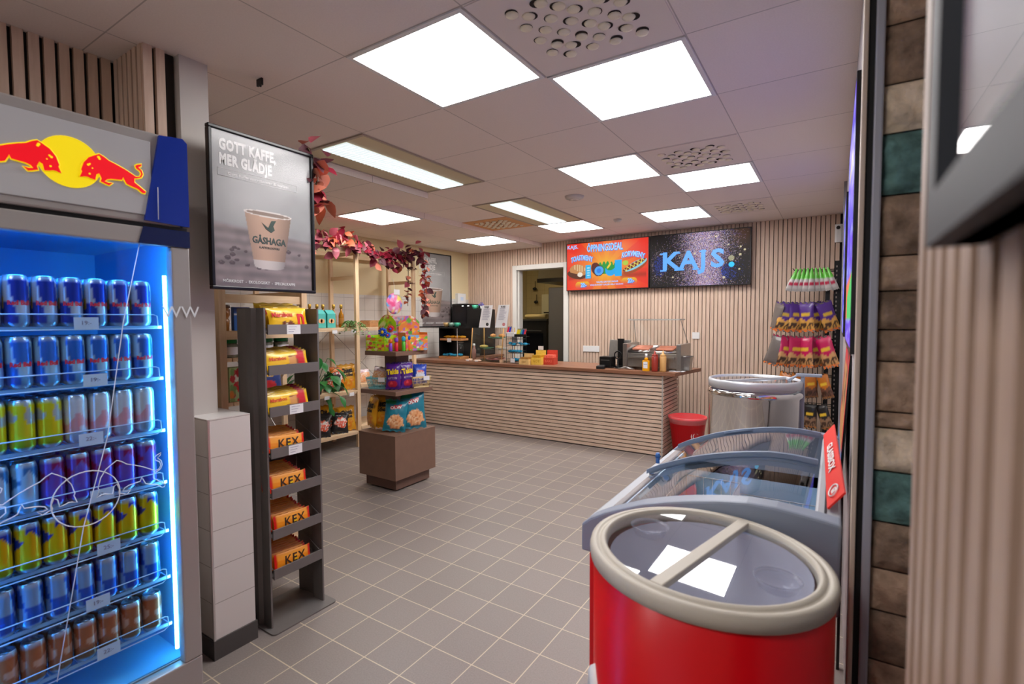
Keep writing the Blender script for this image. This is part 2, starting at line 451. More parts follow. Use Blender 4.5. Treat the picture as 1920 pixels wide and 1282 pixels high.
# stone veneer on the end of the pier, facing the viewer
rs = random.Random(3)
sm = [mat('stone_a', '#927a66', .9, noise=.45, nscale=30, bump=.9, bscale=40), mat('stone_b', '#e2ceb2', .9, noise=.3, nscale=26, bump=.9, bscale=45),
      mat('stone_c', '#b89b82', .9, noise=.35, nscale=30, bump=.9, bscale=40), mat('stone_teal', '#5d807b', .9, noise=.5, nscale=30, bump=.9, bscale=40)]
b = MB(); b.box(.0685, .34, PY0+.02, PY0+.12, 0, CZ, 0)
crs = [(0, .0), (2, .09), (0, .18), (1, .27), (3, .355), (2, .44), (0, .53), (2, .61), (0, .692), (2, .795), (0, .881), (3, .976), (1, 1.078), (2, 1.164), (2, 1.196), (0, 1.295), (0, 1.357), (2, 1.432), (0, 1.50), (3, 1.616), (1, 1.733), (0, 1.826), (2, 1.937), (0, 2.0), (2, 2.09), (1, 2.19), (0, 2.28), (2, 2.37), (0, CZ)]
for k in range(len(crs)-1):
    z0, z1 = crs[k][1]+.0015, crs[k+1][1]-.0015
    j = rs.random()*.006
    def fs(u, v, z0=z0, z1=z1, j=j, k=k):
        e = min(1, min(u, 1-u)*30, min(v, 1-v)*5)
        return (.0690+u*.270, PY0+.018-e*(.010+j+.005*math.sin(23*u+k*2)*math.cos(7*v+k)+.003*math.sin(41*u+9*v)), z0+v*(z1-z0))
    b.grid(fs, 30, 8, crs[k][0])
struct(b.build('trim_5', sm))
# white window bars and reveal further along the right wall
b = MB(); b.box(RX-.02, RX, 4.75, 4.95, 0, CZ); b.box(RX-.014, RX, 5.02, 5.2, 0, CZ)
struct(b.build('trim_6', mat('grey_bars', '#8f8c92', .4)))

# kitchen seen through the doorway
m_kc = tiles('kitchen_tiles', .15, .15, 0, 0, .003, '#c3b183', '#a08f66', 'XZ', rough=.3, var=.02)
b = MB(); b.box(-5.2, -1.5, 8.6, 8.7, 0, 2.6, 0); b.box(-5.3, -5.2, 6.3, 8.7, 0, 2.6, 1); b.box(-1.6, -1.5, 6.3, 8.7, 0, 2.6, 1); b.box(-5.2, -1.5, 6.22, 6.29, DZ+.4, 2.6, 1)
struct(b.build('wall_kitchen', [m_kc, m_cream]))
struct(MB().box(-5.3, -1.5, 6.22, 8.7, 2.5, 2.55).build('ceiling', mat('kitchen_ceiling', '#b5ae98', .8)))

# ---------------------------------------------------------------- ceiling fittings
m_panel = mat('panel_glow', '#ffffff', .5, emis=(1.0, .97, .96), es=PANEL)
GX, GY = -1.6963, 1.3823
spots = [(0, 0, CZ, 'nearest square ceiling light, upper left of the holed ceiling tile'),
         (1, 1, CZ, 'large square ceiling light just behind the nearest holed ceiling tile'),
         (0, 3, CZ, 'square ceiling light left of the middle holed ceiling tile'),
         (1, 4, CZ, 'square ceiling light directly behind the middle holed ceiling tile'),
         (0, 6, CZ, 'small square ceiling light just above the glitter screen'),
         (-2, 6, CZ, 'small square ceiling light at the far end of the short louvred fitting'),
         (-4, 3, LZ, 'square ceiling light in the lower soffit above the red leaf garland'),
         (-4, 6, LZ, 'farthest square ceiling light, in the lower soffit near the slatted back wall'),
         (-1, -5, CZ, 'unseen square ceiling light behind the viewer, added to light the aisle beside the drinks cooler'),  # this one and the next are out of view, added for lighting
         (1, -4, CZ, 'unseen square ceiling light added near the right wall behind the viewer')]
L0 = None
for i, j, z, lab in spots:
    x, y = GX+.6*i+.3, GY+.6*j+.3
    if L0 is None:
        L0 = thing('ceiling_light', lab, 'ceiling light', (x, y, z), group='square ceiling lights')
        f = MB()
        for a in (0, 1, 2, 3):
            q = MB().box(-.297, .297, -.297, -.277, -.006, .0); M = Matrix.Rotation(a*PI/2, 4, 'Z'); q.xform(M); f.add(q.v, q.f)
        f.build('frame', m_white, L0)
        MB().box(-.277, .277, -.277, .277, -.005, -.001).build('diffuser', m_panel, L0)
    else: dup(L0, (x, y, z), label=lab)

# holed supply-air tiles
m_vt = mat('vent_tile', '#e9ddd4', .7); m_hole = mat('vent_dark', '#2a221c', .9); m_noz = mat('vent_nozzle', '#efe6cc', .6)
def vent(i, j, z, lab, tilt=1.0, col=None, rows=8):
    x, y = GX+.6*i+.3, GY+.6*j+.3
    t = thing('ceiling_vent', lab, 'ceiling vent', (x, y, z), group='holed ceiling tiles')
    MB().box(-.293, .293, -.293, .293, -.004, 0).build('panel', m_vt if col is None else col, t)
    rr = random.Random(i*7+j)
    hl = MB(); first = None
    n = rows
    for a in range(n):
        for c_ in range(n):
            if (a+c_) % 2: continue
            px, py = (a-(n-1)/2)*.4/n, (c_-(n-1)/2)*.4/n
            hl.lathe([(.0001, -.0052), (.0238, -.0052)], (px, py, 0), 14, cap=False)
            if first is None:
                nz = MB().ball((0, 0, 0), .0238, 12, sq=(1, 1, .35)).build('nozzle', m_noz, t); first = nz
            else:
                nz = first.copy(); COL.objects.link(nz); nz.parent = t
            ang = rr.choice((.5, .6, 1.9, 2.2, 3.5)); k = rr.choice((.2, .5, .5, .9))*tilt
            nz.location = (px+.017*math.cos(ang)*k, py+.017*math.sin(ang)*k, -.0052)
    hl.build('opening', m_hole, t)
    return t
vent(1, 0, CZ, 'nearest holed ceiling tile, between the two largest square lights')
vent(1, 3, CZ, 'middle holed ceiling tile, right of a square light')
vent(1, 6, CZ, 'farthest holed ceiling tile, near the glitter screen')
vent(-3, 5, CZ, 'orange-tinted holed ceiling tile beside the short louvred fitting', .8, mat('vent_tile_warm', '#dda56a', .6), 10)

# louvred tube fittings
m_lv = mat('louvre_glow', '#dfe6e8', .4, emis=(.80, .92, .95), es=.55); m_tray = mat('fitting_tray', '#d6caa8', .5)
for k, (y0, lab) in enumerate(((GY+.6, 'long louvred tube light above the coffee poster, the nearer one'), (GY+2.4, 'long louvred tube light farther back above the counter queue'))):
    t = thing('ceiling_light', lab, 'ceiling light', (-2.596, y0+.6, CZ), group='louvred tube lights')
    f = MB(); f.box(-.295, .295, -.595, -.575, -.008, 0); f.box(-.295, .295, .575, .595, -.008, 0); f.box(-.295, -.28, -.575, .575, -.008, 0); f.box(.28, .295, -.575, .575, -.008, 0)
    f.build('frame', mat('fitting_frame', '#b5a898', .5), t)
    MB().box(-.28, .28, -.575, .575, -.004, -.001).build('tray', m_tray, t)
    for s in (-1, 1):
        l = MB(); x0, x1 = (-.112, -.004) if s < 0 else (.004, .112)
        l.box(x0, x1, -.56, .56, -.012, -.005)
        for q in range(36): yy = -.55+q*.0314; l.box(x0, x1, yy, yy+.003, -.0145, -.012)
        l.build('louvre', m_lv, t)
for x, y, r, lab in ((-1.935, 4.004, .085, 'round flush ceiling diffuser between the louvred light and the square lights'), (-1.99, 5.175, .045, 'small round smoke detector near the far ceiling lights')):
    t = thing('ceiling_diffuser' if r > .05 else 'smoke_detector', lab, 'ceiling diffuser' if r > .05 else 'smoke detector', (x, y, CZ))
    MB().lathe([(.001, -.03), (r*.55, -.03), (r*.9, -.018), (r, 0)], seg=28, cap=False).build('cover', m_ceil if 0 else mat('diffuser_white', '#c9c2be', .6), t)
    MB().lathe([(r*.2, -.031), (r*.45, -.034), (r*.45, -.030)], seg=20, cap=False).build('inner_ring', m_vt, t)
t = tag(MB().box(-.02, .02, -.004, .004, -.03, 0).box(.0, .006, -.004, .004, -.035, -.03).build('ceiling_hook', m_black, loc=(-2.166, 1.299, CZ)), 'tiny dark hook in the ceiling tile above the coffee poster', 'hook')
# ---------------------------------------------------------------- drinks cooler (left)
F0, F1, FXF = .195, .775, -1.70          # door extent in y, front plane
m_fb = mat('cooler_grey', '#a8a5a2', .35, .2)
m_fpanel = mat('cooler_sign_white', '#a8a8aa', .35, emis='#a8a8aa', es=.1)
m_blue = mat('cooler_blue', '#062f9a', .25)
m_navy = mat('cooler_navy', '#061a4e', .2)
m_int = mat('cooler_interior', '#5fb2e0', .4)
m_red = mat('logo_red', '#e8041b', .5, emis='#f4061d', es=.32); m_yel = mat('logo_yellow', '#f4da06', .5, emis='#f7dd06', es=.32)
m_glass = glass_mat('clear_glass')
m_gdoor = glass_mat('door_glass', (.9, .96, 1.0), 1.35)
fr = thing('drinks_cooler', 'tall upright glass door drinks cooler with red bulls and yellow sun sign, glowing blue inside', 'drinks cooler', (0, 0, 0))
b = MB()
b.box(-2.38, FXF-.04, F0, F0+.03, .06, 1.94); b.box(-2.38, FXF-.04, F1-.03, F1, .06, 1.94); b.box(-2.40, -2.36, F0, F1, .06, 1.94)
b.box(-2.38, FXF-.04, F0, F1, 1.632, 1.94); b.box(-2.38, FXF-.04, F0, F1, .06, .30)
for x in (-2.3, -1.85):
    for y in (F0+.06, F1-.06): b.cyl((x, y, 0), (x, y, .06), .02)
b.build('body', m_fb, fr)
b = MB(); b.box(-2.36, FXF-.045, F0+.03, F0+.034, .3, 1.63); b.box(-2.36, FXF-.045, F1-.034, F1-.03, .3, 1.63); b.box(-2.36, -2.355, F0+.034, F1-.034, .3, 1.63); b.box(-2.36, FXF-.045, F0+.034, F1-.034, .3, .304); b.box(-2.36, FXF-.045, F0+.034, F1-.034, 1.628, 1.632)
b.build('lining', m_int, fr)
# header sign
b = MB(); b.box(FXF-.04, FXF-.004, F0, F1-.018, 1.668, 1.935); hd = b.build('header', m_fb, fr, bevel=.006)
# blue corner piece: trapezoid
b = MB(); b.prism([(.700, 1.930), (.655, 1.674), (F1, 1.670), (F1, 1.925), (F1-.012, 1.937)], 0, .012, fn=lambda y, z, t: (FXF-.006+t, y, z)); b.build('blue_corner', m_blue, fr)
b = MB(); b.box(FXF-.004, FXF, F0+.02, .678, 1.69, 1.905); b.build('sign_panel', m_fpanel, hd, bevel=.004)
b = MB(); b.tube([(FXF+.009, .690, 1.775), (FXF+.009, .6885, 1.68)], .0011, 5); b.build('scratch_line', m_white, fr)
# logo: sun and two bulls
SY, SZ = .490, 1.798
sun = MB().lathe([(.0001, .003), (.066, .003), (.066, 0)], seg=48, cap=False, smooth=False)
sun.xform(Matrix.Translation((FXF, SY, SZ)) @ Euler(FRX).to_matrix().to_4x4()); sun.build('sun_emblem', m_yel, fr)
bull = [(0.5087, 1.7635), (0.5145, 1.7793), (0.5125, 1.7841), (0.5185, 1.8041), (0.5297, 1.8202), (0.543, 1.8291), (0.5531, 1.835), (0.5629, 1.8304), (0.5739, 1.8224), (0.5898, 1.8168), (0.6082, 1.809), (0.6246, 1.8004), (0.6366, 1.7933), (0.6465, 1.7956), (0.6505, 1.8037), (0.6482, 1.8117), (0.6386, 1.8179), (0.6364, 1.8244), (0.6414, 1.8285), (0.6526, 1.8328), (0.65, 1.8264), (0.6436, 1.822), (0.652, 1.814), (0.6542, 1.8046), (0.6502, 1.795), (0.6389, 1.7896), (0.6327, 1.7881), (0.6324, 1.7767), (0.6443, 1.768), (0.6602, 1.7556), (0.6575, 1.7507), (0.6512, 1.7509), (0.6404, 1.76), (0.6259, 1.764), (0.614, 1.7684), (0.6084, 1.7798), (0.6063, 1.7862), (0.6024, 1.777), (0.5769, 1.7739), (0.5677, 1.7704), (0.563, 1.7639), (0.5719, 1.7618), (0.5811, 1.7639), (0.5728, 1.7552), (0.565, 1.7576), (0.554, 1.7619), (0.5565, 1.7706), (0.5513, 1.7829), (0.5446, 1.7786), (0.5419, 1.7632), (0.5322, 1.765), (0.5258, 1.7675), (0.5194, 1.7673)]
for s in (1, -1):
    pts = [((y if s > 0 else 2*SY-y), z) for y, z in bull]
    lo = MB(); lo.tube([(FXF+.0040, y, z) for y, z in pts], .0034, 5, closed=True)
    lo.v = [(FXF+.0032+(x-FXF-.004)*.25, y, z) for x, y, z in lo.v]
    lo.build('bull_outline', m_yel, fr)
    lo = MB(); lo.prism(pts if s > 0 else pts[::-1], 0, .0012, fn=lambda y, z, t: (FXF+.0046+t, y, z)); lo.build('bull_emblem', m_red, fr)
    for (y, z, r) in ((.551, 1.826, .0035), (.553, 1.822, .003), (.5275, 1.80, .003), (.531, 1.803, .0025), (.530, 1.7765, .0026), (.5365, 1.793, .0018)):
        yy = y if s > 0 else 2*SY-y
        MB().cyl((FXF+.0055, yy, z), (FXF+.0066, yy, z), r, 8).build('bull_marking', m_yel, fr)
# black gap and door frame
b = MB(); b.box(FXF-.04, FXF-.012, F0, F1, 1.655, 1.668); b.build('seal', m_black, fr)
dr = MB(); dr.box(FXF-.035, FXF, F0, F1, 1.605, 1.655); dr.box(FXF-.035, FXF, F0, F1, .10, .30); dr.box(FXF-.035, FXF, F0, F0+.05, .30, 1.605); dr.box(FXF-.035, FXF, F1-.052, F1, .30, 1.605)
door = dr.build('door', m_fb, fr, bevel=.004)
b = MB(); b.prism([(.652, 1.656), (.638, 1.606), (F1+.001, 1.606), (F1+.001, 1.656)], 0, .003, fn=lambda y, z, t: (FXF+t, y, z)); b.build('navy_corner', m_navy, fr)
b = MB(); b.box(FXF-.020, FXF-.014, F0+.045, F1-.048, .295, 1.61); b.build('glass_pane', m_gdoor, door)
m_etch = mat('etched_white', '#f0f6fa', .6, alpha=.9)
b = MB()
b.tube([(FXF-.0125, y, z) for y, z in ((.646, 1.605), (.600, 1.383), (.551, 1.055), (.49, .819), (.421, .426))], .0013, 4)
b.tube([(FXF-.0125, .50+.075*math.cos(a), .895+.075*math.sin(a)) for a in np.linspace(0, 2*PI, 33)[:-1]], .0017, 4, closed=True)
for s in (1, -1):
    b.tube([(FXF-.0125, .50+s*(y-SY)*1.12, .925+(z-1.79)*1.3) for y, z in bull], .0014, 4, closed=True)
b.build('etched_drawing', m_etch, door)
# led strip
b = MB(); b.cyl((FXF-.055, F1-.050, .33), (FXF-.055, F1-.050, 1.52), .0055, 8)
b.build('led_strip', mat('led_blue_white', '#ffffff', .5, emis=(.18, .62, 1.0), es=21), fr)
b = MB(); b.box(FXF-.062, FXF-.05, F0+.05, F0+.058, .33, 1.58); b.box(FXF-.075, FXF-.055, F0+.05, F1-.07, 1.617, 1.625); b.build('led_strip', mat('hidden_blue_glow', '#ffffff', .5, emis=(.02, .33, 1.0), es=20), fr)  # hidden strips at left and top, added to light the interior blue
b = MB(); b.box(FXF-.0, FXF+.0012, F1-.046, F1-.012, 1.36, 1.44); lb = None
text('WW', .05, m_etch, door, (FXF+.002, F1-.03, 1.405), FRX, name='etched_lettering')

# shelves with wire fronts and clear lips
SHZ = [1.365, 1.205, 1.04, .875, .718, .568, .415]
m_wire = mat('cooler_wire', '#cfe2ee', .3, .3)
m_lip = glass_mat('lip_plastic', (.72, .86, .95), 1.5, .1)
names = ['top', 'second', 'third', 'fourth', 'fifth', 'sixth', 'bottom']
tagtxt = ['', '19:-', '', '25:-', '', '', '22:-', '']
for k, z in enumerate(SHZ):
    b = MB()
    for q in range(24): y = F0+.045+q*.0205; b.box(-2.33, FXF-.075, y, y+.003, z-.006, z-.003)
    b.box(-2.33, -2.325, F0+.04, F1-.06, z-.009, z); b.box(FXF-.078, FXF-.073, F0+.04, F1-.055, z-.009, z)
    yy = F1-.062
    b.tube([(FXF-.055, F0+.04, z+.034), (FXF-.055, yy-.03, z+.034), (FXF-.055, yy-.02, z+.034), (FXF-.055, yy-.012, z+.03), (FXF-.055, yy-.01, z+.0), (FXF-.055, yy-.022, z-.008), (FXF-.055, F0+.04, z-.008)], .0016, 5)
    sh = b.build('shelf', m_wire, fr)
    b = MB(); b.box(FXF-.058, FXF-.056, F0+.04, yy-.012, z-.008, z+.034); b.build('lip', m_lip, sh)
    y = (.50, .515, .50, .52, .53, .50, .52)[k]
    b = MB(); b.box(FXF-.0545, FXF-.0535, y, y+.055, z-.008, z+.026); b.build('price_tag', mat('pale_tag', '#c6d6ea', .6), sh)
    text('%d:-' % (19, 19, 22, 22, 25, 19, 22)[k], .016, m_price, sh, (FXF-.0532, y+.027, z+.010), FRX, name='price_lettering')

# cans
m_can = print_mat('can_print', .25, metal=.55)
m_alu = mat('can_aluminium', '#c9ccd0', .25, .9)
def can(kind, h, r, fn, label, wording=None, wcol='#e3122b'):
    t = thing('drink_can', label, 'can', (0, 0, 0))
    prof = [(r*.80, 0), (r*.93, .006), (r, .012), (r, h-.016), (r*.9, h-.005), (r*.86, h-.003)]
    zz = list(np.linspace(.014, h-.018, 18)); prof = prof[:3]+[(r, q) for q in zz]+prof[3:]
    seg = 36; mb = MB().lathe(prof, seg=seg, cap=False)
    P = np.array(mb.v); u = (np.arctan2(P[:, 1], P[:, 0])+PI)/(2*PI); v = P[:, 2]/h
    mb.build('shell', m_can, t, colors=fn(u, v))
    l = MB().lathe([(r*.86, h-.003), (r*.86, h), (r*.78, h-.001), (r*.74, h-.005), (.0001, h-.005)], seg=20, cap=False)
    l.box(-.003, .010, -.006, .006, h-.0045, h-.003)
    l.build('lid', m_alu, t)
    if wording:
        text(wording, r*.62, mat('can_ink_'+wcol, wcol, .4), t, (0, 0, h*.46), sx=.85, bold=.0006, ext=0,
             fn=lambda x, y, z: ((r+.0006)*math.cos(x/r), (r+.0006)*math.sin(x/r), y), name='lettering')
    KIDS[t.name] = list(t.children)
    return t
def quart(c1, c2, c3=None):
    def fn(u, v):
        c = flat(c1, u); x = (u*2) % 1.0
        s = ((x+.28*v) % 1.0 < .5) ^ (v > .5)
        c = mixc(c, hx(c2), s.astype(float))
        if c3 is not None:
            c = mixc(c, hx(c3), ((np.hypot(((u*2) % 1-.5)*1.4, v-.46)) < .13).astype(float))
        c = mixc(c, hx('#b9bec6'), (v < .06).astype(float)+(v > .93))
        return c
    return fn
def plain(c1, c2, z0=.3, z1=.6, seed=1):
    def fn(u, v):
        c = flat(c1, u); n = vnoise(u*4, v*3, 2, seed)
        c = mixc(c, hx(c2), ((v > z0) & (v < z1+.1*np.sin(u*25)) & (n > .45)).astype(float)*.9)
        return mixc(c, hx('#b9bec6'), (v < .06).astype(float)+(v > .93))
    return fn
def tri(c1, c2):
    def fn(u, v):
        c = flat(c1, u); x = (u*2) % 1.0
        c = mixc(c, hx(c2), ((np.abs(v-.62) < (.5-x)*.42) & (x < .5) & (x > .05)).astype(float))
        c = mixc(c, hx(c2), ((v > .74+.09*np.sin(x*12)) & (v < .93) & (x > .5)).astype(float))
        return mixc(c, hx('#b9bec6'), (v < .05).astype(float)+(v > .94))
    return fn
protos = {
 'a': can('a', .135, .0262, quart('#1436a4', '#c3c8d3', '#e3b520'), 'x', 'Red Bull'),
 'b': can('b', .135, .0262, quart('#2a6fd0', '#a8cfe8'), 'x', 'Red Bull'),
 'c': can('c', .135, .0262, plain('#e6dc1c', '#aab4c8', .5, .8, 2), 'x'),
 'd': can('d', .135, .0262, plain('#dde3ea', '#e8a8b0', .2, .55, 4), 'x'),
 'e': can('e', .135, .0262, tri('#a8d4ec', '#3f7fb8'), 'x'),
 'f': can('f', .135, .0262, tri('#6c57c4', '#8a2860'), 'x'),
 'g': can('g', .130, .0262, tri('#f0cf10', '#1c3fb0'), 'x'),
 'h': can('h', .120, .0262, quart('#2a5fc0', '#86aed8'), 'x'),
 'i': can('i', .112, .0262, plain('#b5653c', '#d8a890', .3, .7, 6), 'x')}
look = {'a': 'blue and silver can', 'b': 'light blue and silver can', 'c': 'yellow and grey can', 'd': 'white and pink can',
        'e': 'pale blue can', 'f': 'violet and plum can', 'g': 'yellow and blue can', 'h': 'pale and mid blue can', 'i': 'copper coloured can'}
rowk = ['aaaaaaaa', 'bbbbbbbb', 'ddddcccc', 'ffffffeee'[:8], 'gggggggg', 'hhhhhhhh', 'iiiiiiii']
ordn = ['nearest the strip light', 'second from the strip light', 'third from the strip light', 'fourth from the strip light', 'fifth from the strip light', 'sixth from the strip light', 'seventh from the strip light', 'eighth from the strip light']
dep = ['front row', 'middle row', 'back row']
used = set(); rs = random.Random(11)
for k, z in enumerate(SHZ):
    for d in range(3):
        for c in range(8 if d == 0 else 7):
            kd = rowk[k][c]; y = .672-c*.0555; x = FXF-.092-d*.056
            if kd == 'f' and c > 4: kd = 'e'
            lab = '%s, %s shelf, %s, %s' % (look[kd], names[k], dep[d], ordn[c])
            rz = .15*rs.uniform(-1, 1)+(.0 if kd in 'ab' else 1.2)
            if kd not in used:
                o = protos[kd]; used.add(kd); o.location = (x, y, z+.001); o.rotation_euler = (0, 0, rz); o['label'] = lab; o['group'] = 'cans on the %s cooler shelf' % names[k]
            else:
                o = dup(protos[kd], (x, y, z+.001), (0, 0, rz), lab, 'cans on the %s cooler shelf' % names[k])
# ---------------------------------------------------------------- printed bags and bars
m_foil = print_mat('foil_print', .33, coat=.3)
m_card = print_mat('card_print', .55)
def bag_surf(w, h, d, seed=0, crimp=.06, taper=0.0):
    def fn(x, z, side=1):
        u = min(1, max(-1, x/(w/2))); v = min(1, max(0, z/h))
        vv = min(1, max(0, (v-crimp)/(1-2*crimp)))
        t = d/2*(max(0, 1-abs(u)**2.6))**.6*max(0, math.sin(PI*vv))**.45
        t += .012*d*(math.sin(17*u+seed)*math.cos(13*v+seed*2)+.7*math.sin(31*v+9*u+seed))*(1 if 0 < vv < 1 else .3)
        return side*-t
    return fn
def bag(name, w, h, d, fn, seed=0, back=None, parent=None, words=(), nx=22, ny=30, crimp=.06, label='x', cat='snack bag', rz=0, decor=None):
    """sealed film bag; stands on its bottom seam, printed front faces -y"""
    sf = bag_surf(w, h, d, seed, crimp)
    us = np.linspace(-1, 1, nx+1); vs_ = np.linspace(0, 1, ny+1)
    V = []; U = []
    for side in (1, -1):
        for v in vs_:
            for u in us:
                pin = 1-.07*math.sin(PI*v)*(1 if d > .03 else .3)
                zz = h*v+.006*math.sin(11*u+seed)*(1 if v in (0, 1) else .2)*(h/.3)
                V.append((u*w/2*pin, sf(u*w/2, v*h, side), zz+.006*(h/.3))); U.append((u*.5+.5, v, side))
    n = (nx+1)*(ny+1); F = []
    for k in (0, 1):
        for j in range(ny):
            for i in range(nx):
                q = (k*n+j*(nx+1)+i, k*n+j*(nx+1)+i+1, k*n+(j+1)*(nx+1)+i+1, k*n+(j+1)*(nx+1)+i)
                F.append(q if k == 0 else q[::-1])
    U = np.array(U); c = fn(U[:, 0], U[:, 1])
    if back is not None: c = np.where((U[:, 2] < 0)[:, None], hx(back), c)
    cr = (U[:, 1] < crimp*.8) | (U[:, 1] > 1-crimp*.8)
    c = np.where((cr & (np.sin(U[:, 1]*900) > 0))[:, None], c*.86, c)
    mb = MB().add(V, F, 0, True)
    t = thing(name, label, cat)
    o = mb.build('film', m_foil, t, colors=c)
    for wd in words:
        body, size, x0, z0, col = wd[:5]; kw = wd[5] if len(wd) > 5 else {}
        rot = kw.pop('rot', 0) if isinstance(kw, dict) else 0; kw = dict(kw)
        ca, sa = math.cos(rot), math.sin(rot)
        text(body, size, mat('ink_'+col, col, .5), t, (0, 0, 0), ext=0, name='lettering',
             fn=lambda x, y, z, x0=x0, z0=z0, ca=ca, sa=sa: (x0+x*ca-y*sa, sf(x0+x*ca-y*sa, z0+x*sa+y*ca)-.0022-(.0012 if d > .02 else 0), z0+x*sa+y*ca), **kw)
    KIDS[t.name] = list(t.children)
    return t
def ell(u, v, cx, cy, rx, ry): return (((u-cx)/rx)**2+((v-cy)/ry)**2) < 1

USED = set()
def place(proto, loc, rot, label, group=None, scale=None):
    if proto.name not in USED:
        USED.add(proto.name); proto.location = loc; proto.rotation_euler = rot; proto['label'] = label
        if group: proto['group'] = group
        if scale: proto.scale = scale
        return proto
    return dup(proto, loc, rot, label, group, scale)

# ---------------------------------------------------------------- grey candy bar stand
m_rack = mat('rack_grey', '#74706e', .45, .25, noise=.04, nscale=20)
rk = thing('candy_stand', 'tall dark grey metal candy stand with seven tilted shelves beside the tiled pier', 'display stand', (-2.16, 1.375, 0))
def P(mb): mb.v = [(x+2.16, y-1.375, z) for x, y, z in mb.v]; return mb
b = MB().rbox(-2.31, -2.028, 1.215, 1.545, 0, .006, .02); P(b).build('base_plate', m_rack, rk)
for s, y0 in ((1, 1.238), (-1, 1.512)):
    b = MB()
    pr = [(-2.083, 0), (-2.083, .008*s), (-2.15, .012*s), (-2.165, -.004*s), (-2.20, -.006*s), (-2.285, .0), (-2.285, -.006*s), (-2.20, -.014*s), (-2.16, -.012*s), (-2.148, .004*s)]
    pts = [(x, y0+y) for x, y in pr]
    if s > 0: pts = pts[::-1]
    b.prism(pts, .006, 1.435); P(b).build('side_panel', m_rack, rk)
for z0, z1 in ((.62, .80), (1.38, 1.43)): P(MB().box(-2.29, -2.283, 1.24, 1.51, z0, z1)).build('back_brace', m_rack, rk)
LIP = [1.34, 1.16, .975, .79, .61, .425, .245]
for k, z in enumerate(LIP):
    b = MB(); dz = .045
    b.add([(-2.078, 1.252, z-.02), (-2.078, 1.498, z-.02), (-2.27, 1.498, z+dz-.02), (-2.27, 1.252, z+dz-.02), (-2.078, 1.252, z-.016), (-2.078, 1.498, z-.016), (-2.27, 1.498, z+dz-.016), (-2.27, 1.252, z+dz-.016)],
          [(0, 3, 2, 1), (4, 5, 6, 7), (0, 1, 5, 4), (1, 2, 6, 5), (2, 3, 7, 6), (3, 0, 4, 7)])
    sh = P(b).build('shelf', m_rack, rk)
    b = MB().box(-2.082, -2.074, 1.252, 1.498, z-.022, z+.022); P(b).build('lip', m_rack, sh)
    if k > 2:
        for yy in (1.256, 1.494): P(MB().tube([(-2.09, yy, z+.02), (-2.25, yy, z+dz+.05)], .0018, 5)).build('wire', m_rack, sh)
    if k in (0, 2, 3):
        y = (1.34, 0, 1.345, 1.335)[k]
        b = MB().box(-2.0735, -2.0725, y, y+.068, z-.022, z+.02); P(b).build('price_tag', m_paper, sh)
        for q in range(3):
            b = MB().box(-2.0724, -2.0722, y+.008, y+.05-.008*q, z+.010-q*.011, z+.012-q*.011); P(b).build('price_line', m_price, sh)

YEL = '#f4c01a'
def marabou(red):
    def fn(u, v):
        c = flat(YEL, u)
        c = mixc(c, hx('#f9da52'), (v > .78)*.5)
        if red:
            c = mixc(c, hx('#c81022'), ((u > .70-.05*np.sin(v*5)) & (u < .93)).astype(float))
            for q in range(4):
                cx = .56+.045*q
                c = mixc(c, hx('#8a4a26'), (ell(u, v, cx, .42, .035, .36)).astype(float)); c = mixc(c, hx('#d79a55'), (ell(u, v, cx-.01, .45, .014, .26)).astype(float))
            c = mixc(c, hx('#7a3a1c'), (ell(u, v, .48, .18, .10, .14)).astype(float))
        else:
            c = mixc(c, hx('#7a3f22'), ((u > .30) & (u < .62) & (v < .34+.06*np.sin(u*40))).astype(float)); c = mixc(c, hx('#e8d9c0'), ((u > .4) & (u < .44) & (v < .3)).astype(float))
        return c
    return fn
def kexf(u, v):
    c = flat('#f0921c', u); c = mixc(c, hx('#f6b042'), ((v > .55)*.5)); c = mixc(c, hx('#e0211a'), ((u < .085) | (u > .915)).astype(float))
    c = mixc(c, hx('#f8d020'), ell(u, v, .55, .45, .05, .16).astype(float)); c = mixc(c, hx('#d8201a'), ((u > .55) & (u < .88) & (v < .26) & (v > .14)).astype(float))
    return c
b1 = bag('chocolate_bag', .20, .105, .035, marabou(False), 1, YEL, words=[('Marabou', .030, -.035, .070, '#d01818', dict(sx=.9, bold=.0008, rot=.0)), ('n', .105, .055, .055, '#d8141c', dict(bold=.003, sx=.8))], cat='candy', crimp=.05)
b2 = bag('chocolate_bar', .205, .085, .018, marabou(True), 2, YEL, words=[('Marabou', .022, -.048, .056, '#d8501c', dict(bold=.0006))], cat='candy', crimp=.05)
b3 = bag('wafer_bar', .185, .075, .014, kexf, 3, '#e8902a', words=[('KEX', .052, .006, .037, '#3a2413', dict(bold=.001, shear=.1, space=1.15, rot=.03))], cat='candy', crimp=.04)
rs = random.Random(5)
cnt = [3, 5, 5, 7, 9, 9, 9]
shn = ['top', 'second', 'third', 'fourth', 'fifth', 'sixth', 'bottom']
ords = ['frontmost', 'second from the front', 'third from the front', 'fourth from the front', 'fifth from the front', 'sixth from the front', 'seventh from the front', 'eighth from the front', 'rearmost']
